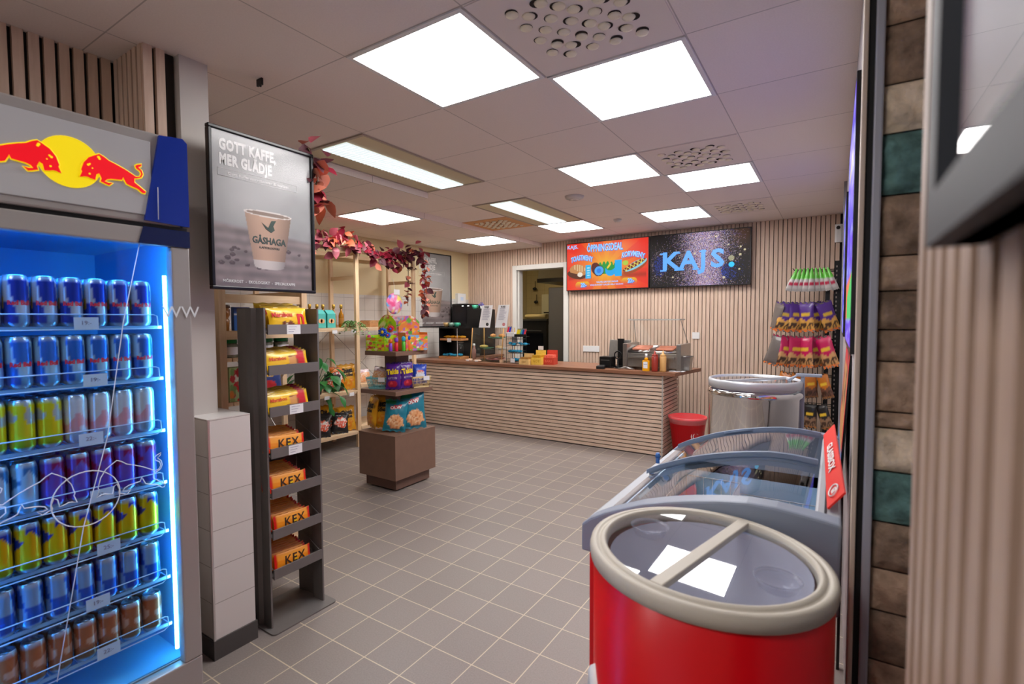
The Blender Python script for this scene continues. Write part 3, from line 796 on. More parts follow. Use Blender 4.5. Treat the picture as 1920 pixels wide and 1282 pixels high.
for k, z in enumerate(LIP):
    pr = b1 if k == 0 else b2 if k < 3 else b3; step = (.05, .021, .021, .019, .017, .017, .017)[k]
    y0 = 1.375 if k == 0 else 1.365 if k < 3 else (1.345 if k < 5 else 1.36)
    for q in range(cnt[k]):
        x = -2.098-q*step-(.008 if k == 0 else 0)
        zz = z-.016+(-(x)-2.078)*.045/.192+.004
        o = place(pr, (x, y0+rs.uniform(-.004, .004)-(.012 if k > 2 else .0)*min(q, 1), zz), (-.22, rs.uniform(-.02, .02)+(.06 if k > 2 else -.03), PI/2),
              '%s, %s, %s shelf of grey stand' % (('big yellow chocolate bag with red n', 'yellow and red chocolate bar', 'yellow and red chocolate bar', 'orange wafer bar', 'orange wafer bar', 'orange wafer bar', 'orange wafer bar')[k], ords[q] if q < cnt[k]-1 else 'rearmost', shn[k]),
              'candy on the %s shelf of the grey stand' % shn[k])

# ---------------------------------------------------------------- coffee posters
m_fr = mat('poster_frame_black', '#0f0f11', .3)
m_poster = print_mat('poster_print', .5)
m_haze = glass_mat('matt_glazing', (.97, .97, .97), 1.35, .16)
def coffee(beans_seed=1, asp=1.4, dark=0.0):
    rsn = np.random.RandomState(beans_seed)
    beans = [(rsn.uniform(.03, .97), rsn.uniform(.13, .27), rsn.uniform(.018, .03)) for _ in range(26)]
    def fn(u, v):
        c = flat('#a5a6a6', u)
        n = vnoise(u, v*asp, 5, 3)*.5+vnoise(u, v*asp, 11, 4)*.3
        c = c*(1-.18*n[:, None]); c = mixc(c, hx('#c9c9c9'), np.exp(-((u-.35)/.35)**2-((v-.6)/.18)**2)*.6)
        tb = sstep(.40, .36, v+.06*(u-.5)); wood_ = hx('#8f8381')*(1-.14*vnoise(u*.8, v, 22, 5)[:, None])*(1-.07*np.sin(v*90)[:, None])
        c = c*(1-tb[:, None])+wood_*tb[:, None]
        for bx, by, br in beans:
            if .33 < bx < .72 and by > .2: continue
            m_ = ell(u, v*asp, bx, by*asp, br, br*.7); c = mixc(c, hx('#4d423f'), m_*.85); c = mixc(c, hx('#7a6c66'), ell(u, v*asp, bx-.004, by*asp+.008, br*.5, br*.16)*.7)
        # paper cup
        top, bot = .515, .15; t = (v-bot)/(top-bot); hw = .155+.085*t; x = (u-.53)/hw
        cup = (np.abs(x) < 1) & (v < top-.03*(1-x*x)*0+.012*np.sqrt(np.clip(1-x*x, 0, 1))) & (v > bot-.02*np.sqrt(np.clip(1-x*x, 0, 1)))
        shade = 1-.10*x-.22*x*x
        c = np.where(cup[:, None], hx('#c09f88')*shade[:, None], c)
        c = np.where((cup & (v < bot+.045))[:, None], hx('#d0c8c4')*shade[:, None], c)
        rim = ell(u, v*asp, .53, top*asp, .25, .030) ; c = mixc(c, hx('#dcd6d0'), rim.astype(float)); c = mixc(c, hx('#8e7c6f'), ell(u, v*asp, .53, top*asp-.001, .225, .019).astype(float))
        return c
    return fn
def poster(lab, w, h, loc, rot, seed, cut=False):
    t = thing('framed_poster', lab, 'poster', loc, rot=rot)
    f = MB(); e = .014
    f.box(-w/2, w/2, h/2-e, h/2, -.012, .014); f.box(-w/2, w/2, -h/2, -h/2+e, -.012, .014); f.box(-w/2, -w/2+e, -h/2+e, h/2-e, -.012, .014); f.box(w/2-e, w/2, -h/2+e, h/2-e, -.012, .014)
    f.build('frame', m_fr, t, bevel=.003)
    MB().box(-w/2+.004, w/2-.004, -h/2+.004, h/2-.004, -.010, .000).build('backing', m_black, t)
    s = panel('print', w-2*e, h-2*e, 150, 210, coffee(seed), m_poster, t, (0, 0, .002))
    pw = mat('poster_white', '#e2e2e0', .6)
    text('GOTT KAFFE,', w*.125, pw, s, (-w*.405, h*.395, .0006), sx=.64, bold=.0032, space=1.08, align='LEFT')
    text('MER GLÄDJE', w*.125, pw, s, (-w*.405, h*.305, .0006), sx=.64, bold=.0032, space=1.08, align='LEFT')
    text('Gott kaffe som stärker & hjälper', w*.038, pw, s, (-w*.05, h*.225, .0006), sx=1.15, bold=.0003)
    b = MB(); b.tube([(-w*.42, h*.25, .001), (w*.32, h*.25, .001), (w*.32, h*.205, .001), (-w*.42, h*.205, .001)], .0009, 4, closed=True); b.build('caption_box', pw, s)
    text('GÅSHAGA', w*.085, mat('poster_green', '#3e5147', .6), s, (w*.03, -h*.165, .0006), sx=.82, bold=.0012)
    text('KAFFEROSTERI', w*.03, mat('poster_green', '#3e5147', .6), s, (w*.03, -h*.21, .0006), sx=1.0)
    text('MÖRKROST  -  EKOLOGISKT  -  SPECIALKAFFE', w*.035, pw, s, (-w*.06, -h*.445, .0006), sx=.95, bold=.0003)
    # bird emblem
    g = mat('poster_green', '#3e5147', .6)
    MB().prism([(-w*.04, -h*.045), (w*.02, -h*.075), (w*.055, -h*.025), (w*.10, -h*.02), (w*.07, -h*.06), (w*.085, -h*.085), (w*.05, -h*.105), (w*.0, -h*.085)], .0006, .0014).build('bird_emblem', g, s)
    MB().box(-w/2+e, w/2-e, -h/2+e, h/2-e, .004, .006).build('glazing', m_haze, t)
    return t
p1 = poster('grey coffee cup poster in black frame hanging beside the white column', .475, .655, (-2.105, 1.272, 1.835), FRX, 1)
for z in (-.22, .22): MB().box(-.171, -.160, z-.015, z+.015, -.131, -.012).build('bracket', m_black, p1)
ang = math.atan2(.062, 1)
poster('far coffee poster on the cream wall, half hidden behind red leaves', .76, 1.05, (lw(5.385)+.022, 5.385, 1.80), (PI/2, 0, PI/2-ang), 5)

# ---------------------------------------------------------------- pine shelving
def pine_unit(lab, loc, rz, bays, width, depth, levels, h=2.15, cat='shelf unit', skip_first=False):
    """local x along the shelves, local y = depth (front at y=0, back at y=depth)"""
    t = thing('pine_shelf_unit', lab, cat, loc, rz)
    for i in range(bays+1):
        x = i*width
        for y in (0, depth-.032): MB().box(x-.022, x+.022, y, y+.032, 0, h).build('post', m_pine, t)
        rails = MB() 
        for z in (.25, .78, 1.31, 1.84, h-.05):
            if z < h: MB().box(x-.008, x+.008, .032, depth-.032, z-.02, z+.02).build('rail', m_piney, t)
    for i in range(bays):
        for z in levels[i]:
            b = MB()
            nb = 5; sw = (depth-.02)/nb
            for q in range(nb): b.box(i*width+.024, (i+1)*width-.024, -.004+q*sw, -.004+(q+1)*sw-.006, z-.018, z, 0)
            b.box(i*width+.03, (i+1)*width-.03, .0, .02, z-.036, z-.018, 0)
            b.build('shelf', wood('pine_x', '#dcbb93', '#ead0aa', 'X', 4, 12, .6), t)
        b = MB(); b.tube([(i*width+.02, depth, .5), ((i+1)*width-.02, depth, 1.25)], .003, 5); b.build('cross_brace', m_steel, t); 
        b = MB(); b.tube([(i*width+.02, depth+.004, 1.25), ((i+1)*width-.02, depth+.004, .5)], .003, 5); b.build('cross_brace', m_steel, t)
    return t
SHX = -4.335
pu = pine_unit('pale pine shelf unit along the tiled left wall, dressed with red leaves', (SHX, 2.77, 0), PI/2, 2, .868, .46, [[1.30, .625, .18], [1.30, .68, .22]])
beam = MB().box(0, 1.76, .0, .018, 2.10, 2.14).build('top_beam', wood('pine_x', '#dcbb93', '#ead0aa', 'X', 4, 12, .6), pu)
MB().box(0, 1.76, .44, .458, 2.10, 2.14).build('top_beam', wood('pine_x', '#dcbb93', '#ead0aa', 'X', 4, 12, .6), pu)
for k, (x, z) in enumerate(((.56, 1.27), (.80, 1.27), (.45, .60), (.76, .60), (1.2, 1.27))):
    MB().box(x-.03, x+.03, -.012, -.008, z-.028, z+.008).build('price_tag', m_paper, pu)
near = pine_unit('small pine shelf unit end standing behind the grey candy stand', (-3.25, 1.205, 0), 0, 1, .84, .46, [[1.33, 1.20, .985, .6, .2]], h=1.535)
# turn it so its end frame faces the aisle: shelves run away from the aisle
MB().box(.0, .84, .44, .458, 1.495, 1.535).build('top_beam', wood('pine_x', '#dcbb93', '#ead0aa', 'X', 4, 12, .6), near)
# ---------------------------------------------------------------- brown display stand
m_brown = mat('brown_laminate', '#7d6050', .45, noise=.05, nscale=14)
m_brown2 = mat('brown_laminate_edge', '#6d5347', .5)
SX, SYc = -3.11, 3.012
st = thing('tiered_display_stand', 'brown tiered display stand on a wide square base in the middle of the shop', 'display stand', (SX, SYc, 0))
MB().box(-.175, .175, -.195, .195, .012, .10).build('plinth', m_brown2, st, bevel=.002)
MB().box(-.212, .212, -.235, .235, .10, .447).build('base_box', m_brown, st, bevel=.002)
MB().box(-.214, .214, -.237, .237, .447, .46).build('base_top', m_brown, st, bevel=.002)
MB().box(-.07, .07, -.07, .07, .46, .775).build('column', m_brown2, st, bevel=.002)
MB().box(-.07, .07, -.07, .07, .81, 1.09).build('column', m_brown2, st, bevel=.002)
MB().box(-.205, .205, -.215, .215, .775, .81).build('shelf', m_brown, st, bevel=.003)
MB().box(-.18, .18, -.185, .185, 1.09, 1.125).build('shelf', m_brown, st, bevel=.003)
for x in (-.13, .13):
    for y in (-.15, .15): MB().cyl((x, y, 0), (x, y, .012), .02).build('foot', m_black, st)

def cheese(u, v):
    c = flat('#f0a818', u); c = mixc(c, hx('#f8c93a'), vnoise(u, v, 6, 2)*.7)
    for cx, cy, r in ((.3, .28, .17), (.55, .2, .2), (.72, .34, .15)):
        c = mixc(c, hx('#f08a14'), ell(u, v, cx, cy, r, r*.5)*.8); c = mixc(c, hx('#fbd060'), ell(u, v, cx-.02, cy+.03, r*.6, r*.2)*.6)
    c = mixc(c, hx('#3a2a20'), ((np.abs(v-.70) < .11-.12*np.abs(u-.5)) & (np.abs(u-.5) < .43))*.35)
    return mixc(c, hx('#d8961c'), (v > .93)*.6)
def teal(u, v):
    c = flat('#12879b', u); c = mixc(c, hx('#0a5f78'), vnoise(u, v, 7, 3)*.6)
    n = vnoise(u, v, 14, 5)
    chips = (((u-.55)/.36)**2+((v-.30)/.22)**2) < 1.05+.5*(n-.5)
    c = mixc(c, hx('#eeb27c'), chips.astype(float)); c = mixc(c, hx('#d07b43'), (chips & (vnoise(u, v, 20, 8) > .62))*.85); c = mixc(c, hx('#f8d8ae'), (chips & (vnoise(u, v, 24, 9) > .7))*.9)
    c = mixc(c, hx('#c22634'), (np.abs(u-.5+.5*(v-.7)*0) < .24) & (np.abs(v-.76-.15*(u-.5)) < .055))
    return mixc(c, hx('#1f7a3c'), ((v > .86) & (u < .5))*.8)
def takis(u, v):
    c = flat('#5a1f96', u); c = mixc(c, hx('#38106a'), vnoise(u, v, 6, 7)*.8)
    c = mixc(c, hx('#c0142e'), (ell(u, v, .5, .2, .33, .12)) * .9); c = mixc(c, hx('#e8505a'), (ell(u, v, .42, .22, .1, .05))*.8)
    return mixc(c, hx('#d8d0e0'), ((np.abs(v-.43) < .03) & (np.abs(u-.5) < .3))*.9)
def dark_or(u, v):
    c = flat('#1b1a1c', u); n = vnoise(u, v, 9, 12)
    m_ = (((u-.5)/.42)**2+((v-.5)/.28)**2) < .8+.8*(n-.5)
    c = mixc(c, hx('#d8522c'), m_.astype(float)); return mixc(c, hx('#e8dcd2'), (m_ & (vnoise(u, v, 16, 13) > .6))*.95)
def orange_w(u, v):
    c = flat('#e07820', u); m_ = ell(u, v, .5, .6, .38, .2); c = mixc(c, hx('#f0e4dc'), m_.astype(float)); c = mixc(c, hx('#e04a40'), (m_ & (np.sin(u*26+v*8) > .2)).astype(float))
    return mixc(c, hx('#2b2623'), (v < .22).astype(float))
bl = bag('chips_bag', .20, .29, .075, cheese, 1, '#e0a020', words=[('Cheez', .075, -.0, .215, '#20160f', dict(sx=.62, bold=.004, rot=.1)), ('Doodles', .05, .0, .165, '#20160f', dict(sx=.72, bold=.002, rot=.08))])
tl = bag('chips_bag', .205, .30, .075, teal, 2, '#0f6e80', words=[('OLW', .038, .0, .228, '#e8e4e0', dict(sx=1.1, bold=.001, rot=.15))])
tk = bag('chips_bag', .125, .215, .05, takis, 3, '#3a1478', words=[('Takis', .058, .0, .145, '#e8c814', dict(sx=.78, bold=.003, rot=.12)), ('FUEGO', .016, .0, .092, '#3a1478', dict(bold=.0008))])
R45 = PI/4
place(bl, (-3.215, 2.915, .465), (-.16, 0, .25), 'yellow cheese puff bag on the stand base, the front left one', 'chips on the stand base', (.92, 1, .96))
place(bl, (-3.31, 2.90, .465), (-.12, .04, -.35), 'yellow cheese puff bag leaning at the far left of the stand base', 'chips on the stand base', (.9, 1, .9))
place(tl, (-3.015, 2.875, .466), (-.20, .10, R45-.15), 'teal chips bag at the front corner of the stand base, the lower one', 'chips on the stand base', (.92, 1, .86))
place(tl, (-2.945, 3.045, .466), (-.16, -.04, R45+.15), 'tall teal chips bag at the right of the stand base', 'chips on the stand base', (1, 1, 1))
for q, (x, y, rz, lab) in enumerate(((-2.995, 2.875, R45-.25, 'purple chilli chips bag at the front corner of the middle shelf'), (-2.955, 3.0, R45+.5, 'purple chilli chips bag beside the cream basket'), (-2.99, 2.95, R45+.1, 'purple chilli chips bag standing behind two others on the middle shelf'))):
    place(tk, (x-.02, y, .812), (-.12, 0, rz), lab, 'purple chips on the stand')

def basket(lab, col, loc, rz, w=.17, d=.13, h=.095):
    t = thing('plastic_basket', lab, 'basket', loc, rz)
    mt_ = mat('basket_'+col, col, .5)
    k = .82
    def ring(z0, z1, s0, s1, th, name):
        b = MB()
        o0 = [(-w/2*s0, -d/2*s0), (w/2*s0, -d/2*s0), (w/2*s0, d/2*s0), (-w/2*s0, d/2*s0)]; o1 = [(x*s1/s0, y*s1/s0) for x, y in o0]
        f0 = [(x*(1-th*2/w), y*(1-th*2/d)) for x, y in o0]; f1 = [(x*(1-th*2/w), y*(1-th*2/d)) for x, y in o1]
        vs = [(x, y, z0) for x, y in o0]+[(x, y, z1) for x, y in o1]+[(x, y, z0) for x, y in f0]+[(x, y, z1) for x, y in f1]
        fs = []
        for i in range(4):
            j = (i+1) % 4; fs += [(i, j, j+4, i+4), (j+8, i+8, i+12, j+12), (i+4, j+4, j+12, i+12), (j, i, i+8, j+8)]
        return b.add(vs, fs)
    ring(h-.014, h, .985, 1.03, .006, 'rim').build('rim', mt_, t)
    b = ring(0, .012, k, k+.02, .004, 'floor'); b.box(-w/2*k, w/2*k, -d/2*k, d/2*k, 0, .003); b.build('bottom', mt_, t)
    b = MB()
    for s in (-1, 1):
        for q in range(13):
            f = -1+2*q/12; b.cyl((f*w/2*k, s*d/2*k, .01), (f*w/2*.985, s*d/2*.985, h-.01), .0022, 4)
        for q in range(9):
            f = -1+2*q/8; b.cyl((s*w/2*k, f*d/2*k, .01), (s*w/2*.985, f*d/2*.985, h-.01), .0022, 4)
    for zf in (.35, .6):
        kk = k+(1-k)*zf; b.tube([(-w/2*kk, -d/2*kk, h*zf), (w/2*kk, -d/2*kk, h*zf), (w/2*kk, d/2*kk, h*zf), (-w/2*kk, d/2*kk, h*zf)], .002, 4, closed=True)
    b.build('mesh_wall', mt_, t)
    c = MB().box(.01, .065, -d/2-.008, -d/2-.006, h-.035, h+.002).build('price_tag', m_paper, t)
    return t
basket('pale turquoise plastic basket on the middle shelf of the brown stand', '#7cc4c8', (-3.185, 2.90, .812), .42, w=.20)
basket('cream plastic basket at the right end of the middle shelf', '#e8cf98', (-2.965, 3.12, .812), R45+.45, w=.17, d=.13)
sk = bag('snack_bag', .16, .15, .06, lambda u, v: mixc(mixc(flat('#e8c6a8', u), hx('#e89a5c'), (vnoise(u, v, 16, 3) > .45)*.8), hx('#e6d8e0'), (v > .7)*.9), 4, '#e0c0a0', words=[('Mini', .022, -.02, .115, '#b03a5a', {})])
place(sk, (-3.22, 2.905, .84), (-.4, .1, .30), 'clear snack bag with orange puffs in the turquoise basket, front', 'puffs in the turquoise basket')
place(sk, (-3.15, 2.955, .845), (-.2, -.15, .5), 'clear snack bag with orange puffs in the turquoise basket, back', 'puffs in the turquoise basket', (.85, 1, .95))
bb = bag('snack_bag', .12, .17, .05, lambda u, v: mixc(mixc(flat('#1f45b8', u), hx('#d9dfee'), ell(u, v, .5, .42, .34, .16).astype(float)), hx('#d03a2a'), ell(u, v, .5, .60, .3, .08).astype(float)), 5, '#16369a', words=[('Bugles', .026, 0, .10, '#f2f2f2', dict(bold=.0006, rot=.1))])
place(bb, (-2.945, 3.115, .835), (-.2, .05, R45+.2), 'blue snack bag upright in the cream basket', 'blue bags in the cream basket')
place(bb, (-2.99, 3.12, .84), (-.35, -.5, R45+.5), 'blue snack bag lying tilted at the back of the cream basket', 'blue bags in the cream basket', (.9, 1, .9))
pc = bag('snack_bag', .06, .05, .02, lambda u, v: flat('#4a1a7a', u), 6, '#3a1468')
place(pc, (-3.055, 2.89, .93), (.2, .3, .9), 'small purple bag tip poking up beside the turquoise basket')

# toy candy cartons on top
def toyprint(base, pal, seed):
    def fn(u, v):
        c = flat(base, u); r = np.random.RandomState(seed)
        for q in range(46):
            cx, cy, rr = r.rand(), r.rand(), r.uniform(.04, .13); col = pal[r.randint(len(pal))]
            c = mixc(c, hx(col), ell(u, v, cx, cy, rr, rr*r.uniform(.5, 1.3)).astype(float)*.92)
        return c
    return fn
def carton(lab, loc, rz, w, d, h, hh, base, pal, seed, top='arch', word=None):
    t = thing('candy_display_carton', lab, 'candy carton', loc, rz)
    cm = mat('carton_'+base, base, .5)
    b = MB().box(-w/2, w/2, -d/2, -d/2+.002, 0, h).box(-w/2, w/2, d/2-.002, d/2, 0, h*1.3).box(-w/2, -w/2+.002, -d/2+.002, d/2-.002, 0, h*1.15).box(w/2-.002, w/2, -d/2+.002, d/2-.002, 0, h*1.15).box(-w/2+.002, w/2-.002, -d/2+.002, d/2-.002, 0, .002)
    b.build('tray', cm, t)
    panel('front_print', w-.002, h-.002, 44, 24, toyprint(base, pal, seed), m_card, t, (0, -d/2-.0012, h/2), FNY)
    panel('side_print', d-.004, h-.002, 30, 24, toyprint(base, pal, seed+3), m_card, t, (w/2+.0012, 0, h/2), FRX)
    # header card
    n = 18; pts = []
    for k in range(n+1):
        f = k/n; x = -w*.48+f*w*.96; pts.append((x, hh-(0 if top == 'flat' else .35*(hh-h)*(2*f-1)**2)))
    V = []; U = []
    for j in range(15):
        for (x, zt) in pts: V.append((x, d/2-.004, h+(zt-h)*j/14)); U.append((x/w+.5, j/14))
    F = [(j*(n+1)+i, j*(n+1)+i+1, (j+1)*(n+1)+i+1, (j+1)*(n+1)+i) for j in range(14) for i in range(n)]
    nn = len(V); V += [(x, y+.003, z) for x, y, z in V]; F += [tuple(a+nn for a in f[::-1]) for f in F]
    U = np.array(U+U); MB().add(V, F, 0, True).build('header_card', m_card, t, colors=toyprint(base, pal, seed+5)(U[:, 0], U[:, 1]))
    if word: text(word, .022, mat('ink_#d81c3c', '#d81c3c', .5), t, (-w*.2, -d/2-.003, h*.25), FNY, bold=.0008)
    return t
G1 = ['#b8e018', '#f08a30', '#f4e028', '#e8505c', '#78c828', '#f0f0a0']; G2 = ['#f8d020', '#f08030', '#e84a80', '#b070d0', '#78b8e8', '#f4f0e0', '#60c040']
carton('lime green candy toy carton with arched card, left side of the stand top', (-3.185, 2.915, 1.126), .15, .19, .16, .11, .30, '#c2ee1c', G1, 4, word='CANDY')
carton('orange and lilac candy toy carton with pointed card, right side of the stand top', (-2.985, 3.08, 1.126), R45+.45, .20, .14, .13, .29, '#f0903a', G2, 9)
carton('narrow pink candy carton in the middle back of the stand top', (-3.10, 3.06, 1.126), R45, .18, .08, .16, .29, '#e8c0d8', G2, 14, 'flat')
# small toys filling the fronts
toycols = [('#1d55d8', 'blue'), ('#e02238', 'red'), ('#f4c818', 'yellow'), ('#e8308a', 'pink'), ('#58c038', 'green'), ('#f07a20', 'orange'), ('#8a48c8', 'violet'), ('#28b0d8', 'turquoise')]
def pinwheel(name, c1, c2, r, lab, loc, rot, group):
    t = thing(name, lab, 'toy', loc, rot=rot, group=group)
    b = MB()
    for k in range(9):
        a = 2*PI*k/9; b.ball((math.cos(a)*r*.62, 0, math.sin(a)*r*.62), r*.36, 8, sq=(1, .45, 1)) if False else b.cyl((0, 0, 0), (math.cos(a)*r*.9, 0, math.sin(a)*r*.9), r*.10, 6, r2=r*.26)
    b.build('petals', mat('toy_'+c1, c1, .35), t)
    MB().ball((0, -.006, 0), r*.34, 10).build('centre', mat('toy_'+c2, c2, .35), t)
    MB().cyl((0, .004, 0), (0, .004, -r*2.0), .003, 6).build('stick', m_white, t)
pinwheel('flower_candy_toy', '#1d55d8', '#f4c818', .040, 'blue flower candy toy with yellow centre standing in the lime carton', (-3.115, 2.865, 1.126+.155), (0, 0, .35), 'flower toys')
pinwheel('flower_candy_toy', '#e02238', '#1d55d8', .030, 'red flower candy toy with blue centre behind the blue flower', (-3.075, 2.915, 1.126+.18), (0, 0, .5), 'flower toys')
pinwheel('flower_candy_toy', '#2a62e0', '#e02238', .026, 'small blue flower toy with red centre beside the clear tubes', (-3.05, 2.86, 1.126+.13), (0, 0, .5), 'flower toys')
rs = random.Random(21)
tubep = None
pos = [(-3.255, 2.845, .13), (-3.215, 2.85, .12), (-3.02, 2.86, .10), (-2.985, 2.89, .11), (-2.96, 2.945, .12), (-2.95, 2.995, .13), (-2.945, 3.05, .12), (-2.935, 3.11, .13)]
where = ['at the far left of the stand top', 'left of the blue flower toy', 'at the front corner of the stand top', 'just right of the front corner', 'before the narrow pink carton', 'left part of the orange carton', 'middle of the orange carton', 'right end of the orange carton']
for q, ((x, y, hh), (cc, cn)) in enumerate(zip(pos, [toycols[i] for i in (2, 5, 6, 1, 4, 5, 1, 7)])):
    t = thing('candy_toy_tube', 'small %s candy toy tube %s' % (cn, where[q]), 'candy toy', (x, y, 1.127), rs.uniform(0, 1), 'candy toy tubes')
    MB().lathe([(.014, 0), (.015, .004), (.015, hh*.6), (.009, hh*.66)], seg=14).build('tube', mat('toy_'+cc, cc, .3), t)
    MB().lathe([(.010, hh*.66), (.017, hh*.75), (.016, hh*.9), (.006, hh)], seg=14).build('cap', mat('toy_'+toycols[(q+3) % 8][0], toycols[(q+3) % 8][0], .3), t)

# ---------------------------------------------------------------- goods on the wall shelf
bx = None
for q, (y, lab) in enumerate(((3.22, 'turquoise peach drink carton pack at the left end of the top pine shelf'), (3.34, 'turquoise peach drink carton pack beside the oil bottles'))):
    t = thing('bottle_carton', lab, 'carton', (-4.43, y, 1.302), PI/2, 'turquoise carton packs')
    MB().box(-.05, .05, -.045, .045, 0, .145).add([(-.05, -.045, .145), (.05, -.045, .145), (.05, .045, .145), (-.05, .045, .145), (-.05, 0, .185), (.05, 0, .185)], [(0, 1, 5, 4), (2, 3, 4, 5), (1, 2, 5), (3, 0, 4)]).build('box', mat('turquoise_card', '#4fb5ac', .6), t)
    MB().cyl((-.012, -.047, .070), (-.012, -.0455, .070), .024, 18).cyl((.012, -.047, .070), (.012, -.0455, .070), .024, 18).build('peach_print', mat('peach_print', '#e8b07c', .6), t)
    MB().box(-.018, .018, -.012, -.010, .16, .172).build('handle_slot', mat('gold', '#c8a040', .4, .3), t)
bp = None
m_oil = mat('golden_oil', '#b87814', .12, trans=.35, ior=1.4)
bpos = [(3.20, -4.55), (3.28, -4.54), (3.36, -4.55), (3.44, -4.48), (3.52, -4.46)]
bl_ = ['tall oil bottle behind the left turquoise pack', 'oil bottle second from the left on the top pine shelf', 'oil bottle behind the right turquoise pack', 'golden oil bottle second from the right, on the top pine shelf', 'golden oil bottle nearest the pine post, gold cap']
for q, (y, x) in enumerate(bpos):
    if bp is None:
        bp = thing('oil_bottle', bl_[0], 'bottle', (x, y, 1.302), group='oil bottles')
        MB().lathe([(.026, 0), (.028, .01), (.028, .125), (.022, .15), (.011, .17), (.011, .21)], seg=16).build('bottle', m_oil, bp)
        MB().lathe([(.016, .205), (.016, .245), (.0001, .246)], seg=14).build('cap', mat('gold', '#c8a040', .4, .3), bp)
        MB().lathe([(.0285, .04), (.0285, .10)], seg=16, cap=False).build('paper_band', mat('amber_label', '#a8702a', .6), bp)
    else: dup(bp, (x, y, 1.302), label=bl_[q])
m_leafg = mat('leaf_green', '#1f6b2c', .35); m_leafp = mat('leaf_pale_green', '#7fae68', .5); m_stem = mat('stem_brown', '#4a3a22', .7)
def leaf(mb, p, d, up, L, W, m=0, fold=.25):
    d = Vector(d).normalized(); s = d.cross(Vector(up))
    s = s.normalized() if s.length > 1e-4 else d.orthogonal().normalized()
    n = s.cross(d); p = Vector(p); o = []
    for f, wd in ((0, .04), (.25, .42), (.5, .5), (.75, .33), (1, .01)):
        c = p+d*L*f-n*L*.18*f*f
        o += [tuple(c-s*W*wd+n*W*fold*wd), tuple(c), tuple(c+s*W*wd+n*W*fold*wd)]
    mb.add(o, [(3*i+a, 3*i+a+1, 3*i+a+4, 3*i+a+3) for i in range(4) for a in (0, 1)], m, True)
rs = random.Random(8)
t = thing('trailing_plant', 'pale green trailing plant spilling over the top pine shelf post', 'plant', (-4.42, 3.60, 1.302))
MB().lathe([(.03, 0), (.038, .05), (.034, .05), (.03, .01)], seg=14).build('pot', mat('wood_pot', '#a87a4a', .7), t)
b = MB(); s_ = MB()
for q in range(16):
    a = rs.uniform(-PI, PI)*.7; p = Vector((0, 0, .05)); d = Vector((math.cos(a)*.7+.5, math.sin(a), .5)); pts = [tuple(p)]
    for k in range(rs.randint(5, 13)):
        p = p+d.normalized()*.022; d.z -= .22; pts.append(tuple(p))
        for e in (0, 1): leaf(b, p, (rs.uniform(-1, 1), rs.uniform(-1, 1), rs.uniform(-.6, .4)), (0, 0, 1), .026, .022)
    s_.tube(pts, .0012, 4)
s_.build('stems', m_stem, t); b.build('leaves', m_leafp, t)
t = thing('potted_plant', 'dark green large leaved plant on the pine shelf behind the candy stand', 'plant', (-4.42, 3.17, .627))
MB().lathe([(.045, 0), (.06, .09), (.054, .09), (.045, .02), (.0001, .02)], seg=18).build('pot', mat('plant_pot', '#3c3b38', .6), t)
b = MB(); s_ = MB()
for q in range(34):
    a = rs.uniform(-1.9, 1.9); el = rs.uniform(-.5, 1.2); L = rs.uniform(.12, .32)
    tip = Vector((math.cos(a)*math.cos(el), math.sin(a)*math.cos(el), math.sin(el)))*L+Vector((0, 0, .09+.10*rs.random()))
    s_.tube([(0, 0, .07), tuple(tip*.5+Vector((0, 0, .06))), tuple(tip)], .003, 4)
    leaf(b, tip, (math.cos(a), math.sin(a), rs.uniform(-1.6, .0)), (0, 0, 1), rs.uniform(.10, .17), rs.uniform(.07, .11))
for q in range(7): leaf(b, (.05+.01*q, .07+.01*rs.random(), .0-.025*q), (.4, rs.uniform(-.6, .6), -1), (1, 0, .3), .09, .05)
s_.build('stems', m_leafg, t); b.build('leaves', m_leafg, t)
dk = bag('chips_bag', .19, .25, .07, dark_or, 7, '#191719', words=[('CHIPS', .03, 0, .155, '#f0e8e0', dict(bold=.001, rot=.2))])
og = bag('chips_bag', .17, .25, .06, orange_w, 8, '#c86a1c')
yl = [(-4.41, 3.555, .627, .96, 'yellow cheese puff bag on the middle pine shelf beside the post'), (-4.41, 3.54, .182, .92, 'yellow cheese puff bag on the lowest pine shelf beside the post'), (-4.50, 3.47, .182, .85, 'yellow cheese puff bag behind the front one on the lowest pine shelf'), (-4.60, 3.42, .182, .95, 'yellow cheese puff bag farthest back on the lowest pine shelf')]
for x, y, z, s, lab in yl: place(bl, (x, y, z), (-.22, -.05, PI/2-.5), lab, 'yellow chips on the pine shelves', (s, s, s))
place(og, (-4.46, 3.44, .627), (-.2, .1, PI/2-.5), 'orange and white chips bag behind the yellow one, middle pine shelf')
place(dk, (-4.43, 3.36, .627), (-.3, .1, PI/2-.5), 'black and orange chips bag beside the plant, middle pine shelf', 'dark chips bags', (.9, 1, .75))
for q, (x, y, lab) in enumerate(((-4.37, 3.41, 'front'), (-4.47, 3.33, 'middle'), (-4.37, 3.19, 'leftmost'), (-4.56, 3.22, 'rear'))):
    place(dk, (x, y, .182), (-.35, .1*(-1)**q, PI/2-.45), 'black and orange chips bag on the lowest pine shelf, %s one' % lab, 'dark chips bags', (.88, .8, .88))
place(sk, (-4.42, 3.80, .682), (-.3, 0, PI/2), 'pale snack bag on the pine shelf behind the brown stand', None, (1.1, 1, 1))
